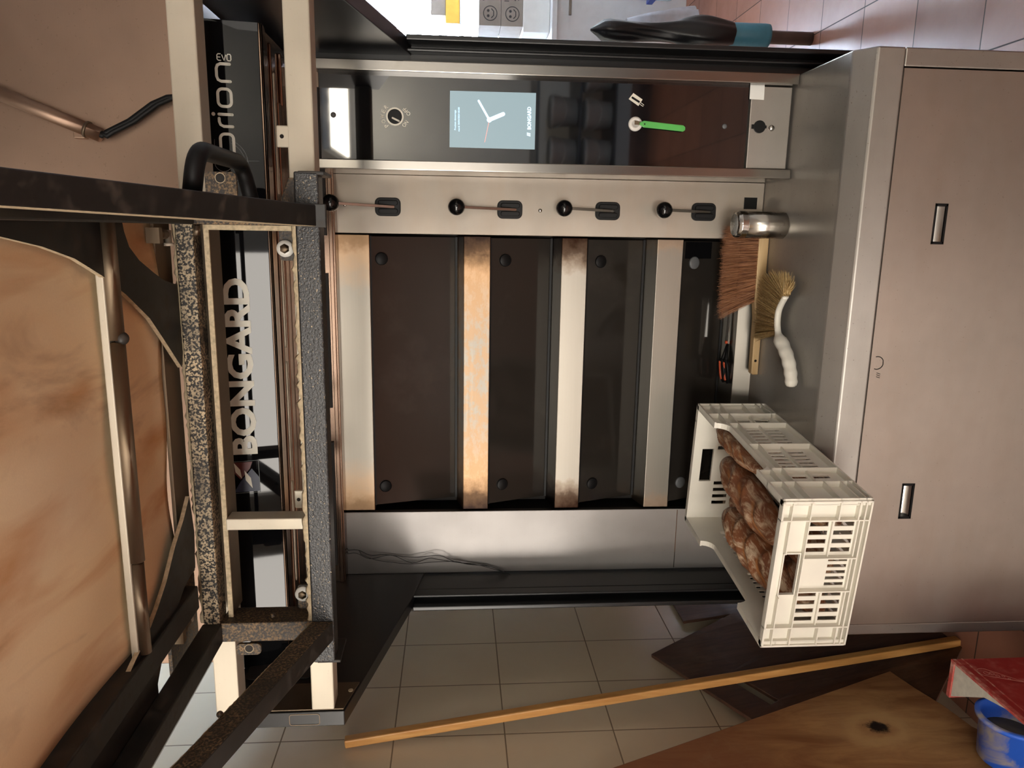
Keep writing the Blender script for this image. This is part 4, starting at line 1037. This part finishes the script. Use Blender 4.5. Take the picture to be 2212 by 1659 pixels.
# pale board with a knot
XK = -1.385
c0 = onX(1920, 1467, XK); d1 = (onX(1380, 1659, XK)-c0).normalized(); d2 = V((0, -d1.z, d1.y))
if d2.y > 0: d2 = -d2
Lk = 1.15; Wk = min(1.3, (c0.z-FZ-.003)/max(.05, -d2.z))
t = NT('knotty_board_wood'); kc = onX(1893, 1590, XK); cbm = t.new('CombineXYZ')
for i, v in enumerate((XK+.03, kc.y, kc.z)): cbm.inputs[i].default_value = v
vv = t.new('VectorMath', operation='SUBTRACT'); t.link(t.co, vv.inputs[0]); t.link(cbm.outputs[0], vv.inputs[1])
mp = t.mapping((1, 1.0, .75), co=vv.outputs[0]); ln = t.new('VectorMath', operation='LENGTH'); t.link(mp, ln.inputs[0])
wob = t.math('ADD', ln.outputs['Value'], t.math('MULTIPLY_ADD', t.noise(9, 4, .6), .10, -.05))
ring = t.math('SINE', t.math('MULTIPLY', t.math('POWER', wob, .6), 42)); gr = t.noise(3.2, 6, .65, t.mapping((1, 5, 1.2), rot=(.37, 0, 0)), .9)
col = t.mix(t.ramp(gr, [(.35, 0.0), (.65, 1.0)]), rgb(190, 146, 96), rgb(146, 100, 62))
far_ = t.ramp(t.math('ADD', wob, t.math('MULTIPLY_ADD', t.noise(5, 5, .6), .16, -.08)), [(.14, 0.0), (.36, 1.0)]); col = t.mix(t.math('MULTIPLY', far_, .75), col, rgb(130, 78, 50))
near = t.ramp(wob, [(.05, 1.0), (.15, .0)]); col = t.mix(t.math('MULTIPLY', near, t.math('MULTIPLY_ADD', ring, .3, .6)), col, rgb(206, 168, 116))
col = t.mix(t.math('MULTIPLY', t.ramp(t.noise(7, 6, .7), [(.55, 0.0), (.8, 1.0)]), .35), col, rgb(178, 150, 116))
hole = t.ramp(t.math('ADD', ln.outputs['Value'], t.math('MULTIPLY_ADD', t.noise(60, 4, .7), .035, -.0175)), [(.018, 1.0), (.028, 0.0)])
t.set(Base_Color=t.mix(hole, col, rgb(30, 20, 14)), Roughness=.65); t.bump(t.math('SUBTRACT', t.math('MULTIPLY', gr, .4), hole), .4, .006); M['knot'] = t.m
pb2 = Plane(c0, d1, d2); pb2.N = V((1, 0, 0))
rnd = random.Random(11); edge = [(0, 0)]
for k in range(1, 9): edge.append((.012*rnd.random()+(.004 if k % 3 else .016), Wk*k/9))
edge += [(0, Wk), (Lk, Wk), (Lk, 0)]
b = MB(); b.extrude([pb2.p(a, c_, 0) for a, c_ in edge], (.03, 0, 0))
for p in b.v: p.z = max(p.z, FZ+.002)
tag(b.build('knotty_board', M['knot'], bevel=.003), 'worn brown plank with a dark knot and chipped end leaning in the corner', 'board')

# blue tub lying on an upturned basin, and the red binder standing beside them
t = NT('floured_blue_plastic'); f = t.ramp(t.noise(7, 5, .6, t.mapping((1, 1, 1), (2, 1, 0)), 1), [(.46, 0.0), (.60, 1.0)])
t.set(Base_Color=t.mix(t.math('MULTIPLY', f, .9), rgb(40, 98, 214), rgb(176, 168, 150)), Roughness=.55); M['blue'] = t.m
R_b = .080; cb_ = V((-1.215, -.515, .052))
bs = thing('basin', 'blue plastic basin upside down on the floor under the small blue tub', 'basin', (-1.28, -.53, FZ))
ht_ = cb_.z-R_b-.0095
A_ = [(-1.34, -.70, FZ+.001), (-1.215, -.70, FZ+.001), (-1.215, -.38, FZ+.001), (-1.34, -.38, FZ+.001)]; B_ = [(-1.335, -.68, ht_), (-1.225, -.68, ht_), (-1.225, -.40, ht_), (-1.335, -.40, ht_)]
MB().prism(A_, B_).build('shell', plain('blue_basin_plastic', (34, 84, 206), .4, var=.1), bs, bevel=.012)
tb_ = thing('tub', 'small floury blue tub lying on its side with its opening towards the red binder', 'tub', (cb_.x-.1, cb_.y, cb_.z-R_b))
MB().lathe([(.0001, -.125), (R_b-.014, -.125), (R_b-.010, -.12), (R_b-.003, -.012), (R_b+.007, -.010), (R_b+.008, 0), (R_b-.004, .001), (R_b-.008, -.02), (R_b-.014, -.05), (.0001, -.052)], cb_, (1, 0, 0), 48).build('body', M['blue'], tb_)
MB().lathe([(.0001, -.048), (R_b-.0145, -.048), (R_b-.0145, -.046), (.0001, -.044)], cb_, (1, 0, 0), 40).build('floury_inside', plain('grey_flour_crust', (96, 88, 76), .9, var=.4, scale=20), tb_)
M['red'] = floured('dusty_red_card', (150, 30, 30), (190, 112, 102), .5, .75, 30, .55, .1)
M['red_edge'] = floured('dusty_red_edge', (176, 66, 60), (212, 176, 160), .4, .7, 60, .6, .1)
M['paper'] = plain('white_page_block', (216, 212, 198), .85, var=.12, scale=40)
P0 = onX(2055, 1424, -1.10); bw, bl_, zt_ = .106, .30, P0.z
rb_ = thing('red_binder', 'thick dusty red binder of white paper standing on the floor by the blue tub', 'binder', (P0.x-bw/2, P0.y-bl_/2, FZ))
X1 = P0.x; Y1 = P0.y
MB().box(X1-.004, X1, Y1-bl_, Y1, FZ+.001, zt_).build('cover', [M['red']], rb_, bevel=.001)
MB().box(X1-bw, X1-.004, Y1-.012, Y1, FZ+.001, zt_).build('spine', [M['red_edge']], rb_)
pg = [onZ(x, y, zt_-.004) for x, y in ((2046, 1500), (2126, 1507))]
pgp = [(X1-.005, Y1-.013), (pg[0].x+.004, Y1-.013), (pg[1].x, pg[1].y), (X1-.005, pg[1].y-.09)]
MB().extrude([(x, y, FZ+.004) for x, y in pgp], (0, 0, zt_-.004-FZ-.004)).build('paper_stack', M['paper'], rb_)
MB().box(X1-.006, X1+.0006, Y1-bl_, Y1, zt_-.012, zt_+.0006).build('rubbed_edge', [M['red_edge']], rb_)
pr_ = Plane((X1+.0002, Y1, 0), (0, -1, 0), (0, 0, 1)); pr_.N = V((1, 0, 0))
b = MB(); stroke(b, pr_, [(.0, zt_-.030), (bl_, zt_-.030)], .004, .0004); b.build('hinge_crease', M['red_edge'], rb_)
lp_ = pr_.hit(2127, 1452); lq = pr_.hit(2200, 1470)
d_ = V((lq[0]-lp_[0], lq[1]-lp_[1])); dn_ = d_.normalized(); nv = V((-dn_.y, dn_.x)); b = MB(); rr_ = .017
arcp = [(lp_[0]-dn_.x*rr_*math.cos(a)+nv.x*rr_*math.sin(a), lp_[1]-dn_.y*rr_*math.cos(a)+nv.y*rr_*math.sin(a)) for a in [PI*(-.5+k/10) for k in range(11)]]
stroke(b, pr_, arcp, .0012, .0003)
for s_ in (1, -1): stroke(b, pr_, [arcp[0 if s_ > 0 else -1], (lq[0]+d_.x*.2, lq[1]+d_.y*.2)], .0012, .0003)
for k in range(5):
    f = .05+.17*k; stroke(b, pr_, circ(lp_[0]+d_.x*f+nv.x*.003*(-1)**k, lp_[1]+d_.y*f+nv.y*.003*(-1)**k, .0065*(1-.14*k), 14), .0012, .0003, closed=True)
b.build('line_drawing', plain('pink_printing', (206, 140, 130), .6), rb_)

# ------------------------------------------------------------------ wrapped pole at the right of the oven
px_, py_ = .80, 1.0
pb0 = onZ(1752, 84, FZ); px_, py_ = pb0.x, pb0.y
wp = thing('wrapped_pole', 'grey pole standing on the floor with blue tape and a black bag wrapped above', 'pole', (px_, py_, FZ))
MB().lathe([(.0001, 0), (.030, 0), (.030, .54), (.0001, .54)], (px_, py_, FZ), (0, 0, 1), 24).build('tube', plain('grey_tube', (88, 76, 72), .3, var=.2), wp)
zt0, zt1 = .19, .42
zt0 = onY(1660, 80, py_).z; zt1 = onY(1571, 80, py_).z; zt2 = onY(1275, 80, py_).z
MB().lathe([(.034, zt0), (.053, zt0+.004), (.055, zt0+.02), (.055, zt1), (.05, zt1+.004)], (px_+.004, py_, 0), (0, 0, 1), 28).build('blue_tape', plain('matte_blue_tape', (70, 132, 156), .5), wp)
prf = []; nsg = 22
vs, fs = [], []; rnd = random.Random(5)
for i in range(nsg+1):
    f = i/nsg; z = zt1-.02+(zt2-zt1+.02)*f
    r = .050+.012*math.sin(f*9)+.012*math.sin(f*4+1); r *= min(1, (1-f)*9+.12)
    for j in range(28):
        a = 2*PI*j/28; rr_ = r*(1+.10*math.sin(3*a+f*7)+.06*math.sin(7*a-f*13)); vs.append((px_+.004+rr_*math.cos(a), py_+rr_*math.sin(a), z))
for i in range(nsg):
    for j in range(28): fs.append((i*28+j, i*28+(j+1) % 28, (i+1)*28+(j+1) % 28, (i+1)*28+j))
MB().add(vs, fs, 0, True).build('black_bag', plain('black_bag_film', (20, 20, 24), .35, var=.2), wp)

# ------------------------------------------------------------------ far end of the bakery, seen past the oven
YT = 3.7
ctr = thing('white_counter', 'white counter under the bright far window', 'counter', (1.9, YT+.3, FZ))
M['white_lam'] = plain('white_laminate', (206, 208, 212), .35, var=.04)
MB().box(1.22, 2.5, YT, YT+.7, FZ, .76).build('body', M['white_lam'], ctr, bevel=.004)
MB().box(1.20, 2.52, YT-.03, YT+.72, .76, .80).build('top', M['white_lam'], ctr, bevel=.004)
MB().box(1.55, 1.70, YT-.045, YT-.03, .66, .68).build('bar_pull', M['steel'], ctr, bevel=.003)
def boxy(name, x0, x1, y0, y1, z0, z1, m, lab, cat, group=None): return tag(MB().box(x0, x1, y0, y1, z0, z1).build(name, m, bevel=.004), lab, cat, group)
M['carton'] = plain('grey_card', (150, 140, 132), .8, var=.08); M['carton_w'] = plain('white_card', (226, 226, 224), .7, var=.04); M['print'] = plain('dark_printing', (60, 58, 60), .7)
zA, zBb = .802, 1.05
boxy('cardboard_box', 1.46, 2.05, YT+.1, YT+.5, .801, 1.0, M['carton_w'], 'flat white cardboard box on the far counter under the egg cartons', 'box')
eggs = []
for k, (z0, n_) in enumerate(((1.0, '180'), (1.165, '90'))):
    eb = thing('egg_carton', f'grey egg carton printed {n_} ŒUFS, '+('lower' if k == 0 else 'upper')+' of the two stacked on the far counter', 'carton', (1.7, YT+.3, z0+.001), 'egg cartons on the far counter')
    MB().box(1.50, 1.98, YT+.12, YT+.46, z0+.001, z0+.164).build('carton', M['carton'], eb, bevel=.003)
    ep = Plane((1.50, YT+.1195, z0), (1, 0, 0), (0, 0, 1))
    text(n_+' ŒUFS', 'carton_lettering', ep, .17, .105, .20, .036, M['print'], eb, .01)
    b = MB(); stroke(b, ep, circ(.085, .08, .05, 28), .006, .001, 0, closed=True); flat(b, ep, circ(.067, .095, .010, 12), .001); flat(b, ep, circ(.103, .095, .010, 12), .001); stroke(b, ep, [(.055, .07), (.07, .055), (.1, .055), (.115, .07)], .007, .001); b.build('smiling_face', M['print'], eb)
    b = MB(); stroke(b, ep, [(.18, .06), (.32, .06)], .010, .001); stroke(b, ep, [(.18, .035), (.28, .035)], .006, .001); b.build('small_print', M['print'], eb)
yb2 = thing('wall_shelf', 'thin white shelf on brackets beside the far window', 'shelf', (2.1, 4.5, 1.44))
MB().box(1.62, 2.9, 4.3, 4.75, 1.455, 1.468).build('board', M['white_lam'], yb2, bevel=.003)
MB().box(2.86, 3.0, 4.35, 4.38, 1.35, 1.455).build('bracket', M['white_lam'], yb2)
boxy('yellow_box', 1.63, 2.0, 4.31, 4.6, 1.469, 1.58, plain('yellow_card', (228, 178, 74), .6), 'yellow box on the shelf by the bright far window', 'box')
boxy('grey_box', 1.69, 2.1, 4.32, 4.6, 1.581, 1.70, M['carton'], 'grey box lying on top of the yellow box on the far shelf', 'box')
pk_ = thing('bottle_pack', 'shrink wrapped pack of clear bottles on the floor by the far counter', 'bottle pack', (1.75, 3.3, FZ))
M['film'] = plain('clear_film_blue', (176, 206, 222), .2, var=.1, scale=30)
for i in range(3):
    for j in range(2):
        bx_, by_ = 1.62+.11*i, 3.2+.11*j
        MB().lathe([(.0001, 0), (.045, 0), (.048, .01), (.048, .10), (.045, .11), (.048, .12), (.048, .23), (.02, .29), (.016, .30), (.016, .33), (.0001, .33)], (bx_, by_, FZ+.22), (0, 0, 1), 18).build('bottle', M['film'], pk_)
MB().box(1.56, 1.90, 3.14, 3.37, FZ+.34, FZ+.38).build('blue_band', plain('blue_label', (30, 60, 150), .4), pk_)
ck = thing('oilcloth_bag', 'crumpled pale carrier bag on the floor in front of the far counter', 'bag', (1.45, 3.45, FZ))
vs, fs = [], []
for i in range(13):
    for j in range(24):
        f = i/12; a = 2*PI*j/24; r = (.16-.09*f)*(1+.12*math.sin(3*a+f*5)+.08*math.sin(8*a)); vs.append((1.42+r*math.cos(a), 3.45+.7*r*math.sin(a), FZ+.5*f))
for i in range(12):
    for j in range(24): fs.append((i*24+j, i*24+(j+1) % 24, (i+1)*24+(j+1) % 24, (i+1)*24+j))
MB().add(vs, fs, 0, True).build('film', plain('pale_bag_film', (196, 198, 206), .4), ck)

# ------------------------------------------------------------------ behind the photographer, mirrored in the control glass
sh_ = thing('storage_rack', 'dark two-tier rack holding white buckets, mirrored in the control glass', 'rack', (.9, -4.75, FZ))
for z in (.12, .43, .80): MB().box(.30, 1.75, -5.1, -4.5, z-.02, z).build('shelf', M['black'], sh_)
for x in (.30, 1.72):
    for y in (-5.1, -4.53): MB().box(x, x+.03, y, y+.03, FZ, .82).build('leg', M['black'], sh_)
def bucket(x, z, lab):
    t_ = thing('white_bucket', lab, 'bucket', (x, -4.72, z), 'white buckets on the rack')
    MB().lathe([(.0001, 0), (.115, 0), (.135, .21), (.142, .21), (.142, .23), (.13, .24), (.0001, .24)], (x, -4.72, z), (0, 0, 1), 32).build('tub', M['white_plastic'], t_)
    P = [V((x+.143*math.cos(a), -4.72+.143*abs(math.sin(a))*.9, z+.20-.10*math.sin(a))) for a in [PI*k/14 for k in range(15)]]
    MB().tube(P, .004, 8).build('wire_handle', M['white_plastic'], t_)
for x, z, lab in ((.70, .431, 'white bucket on the upper tier of the rack, left one in the reflection'), (1.05, .431, 'white bucket on the upper tier of the rack, right one in the reflection'),
                  (.70, .121, 'white bucket on the lower tier of the rack, left one in the reflection'), (1.03, .121, 'white bucket on the lower tier of the rack, middle one in the reflection'), (1.36, .121, 'white bucket on the lower tier of the rack, right one in the reflection')): bucket(x, z, lab)

# ------------------------------------------------------------------ camera (the photograph was taken with the phone on its side)
cam = bpy.data.cameras.new('camera'); co = bpy.data.objects.new('camera', cam); COL.objects.link(co)
cam.sensor_width = 36.0; cam.sensor_fit = 'HORIZONTAL'; cam.lens = F/2212.0*36.0; cam.clip_start = .02
R3 = Matrix((AX, -AY, -AF)).transposed()
co.matrix_world = Matrix.Translation(CAM) @ R3.to_4x4()
sc = bpy.context.scene; sc.camera = co
w = bpy.data.worlds.new('world'); sc.world = w; w.use_nodes = True
w.node_tree.nodes['Background'].inputs[0].default_value = rgb(200, 214, 235); w.node_tree.nodes['Background'].inputs[1].default_value = .4
sc.view_settings.view_transform = 'Standard'; sc.view_settings.look = 'None'; sc.view_settings.gamma = 1; sc.view_settings.use_curve_mapping = False
sc.view_settings.exposure = 1.5
sc.cycles.use_denoising = True; sc.cycles.max_bounces = 8; sc.cycles.diffuse_bounces = 5; sc.cycles.glossy_bounces = 5
sc.cycles.sample_clamp_indirect = 6.0; sc.cycles.blur_glossy = .5; sc.cycles.caustics_reflective = False; sc.cycles.caustics_refractive = False
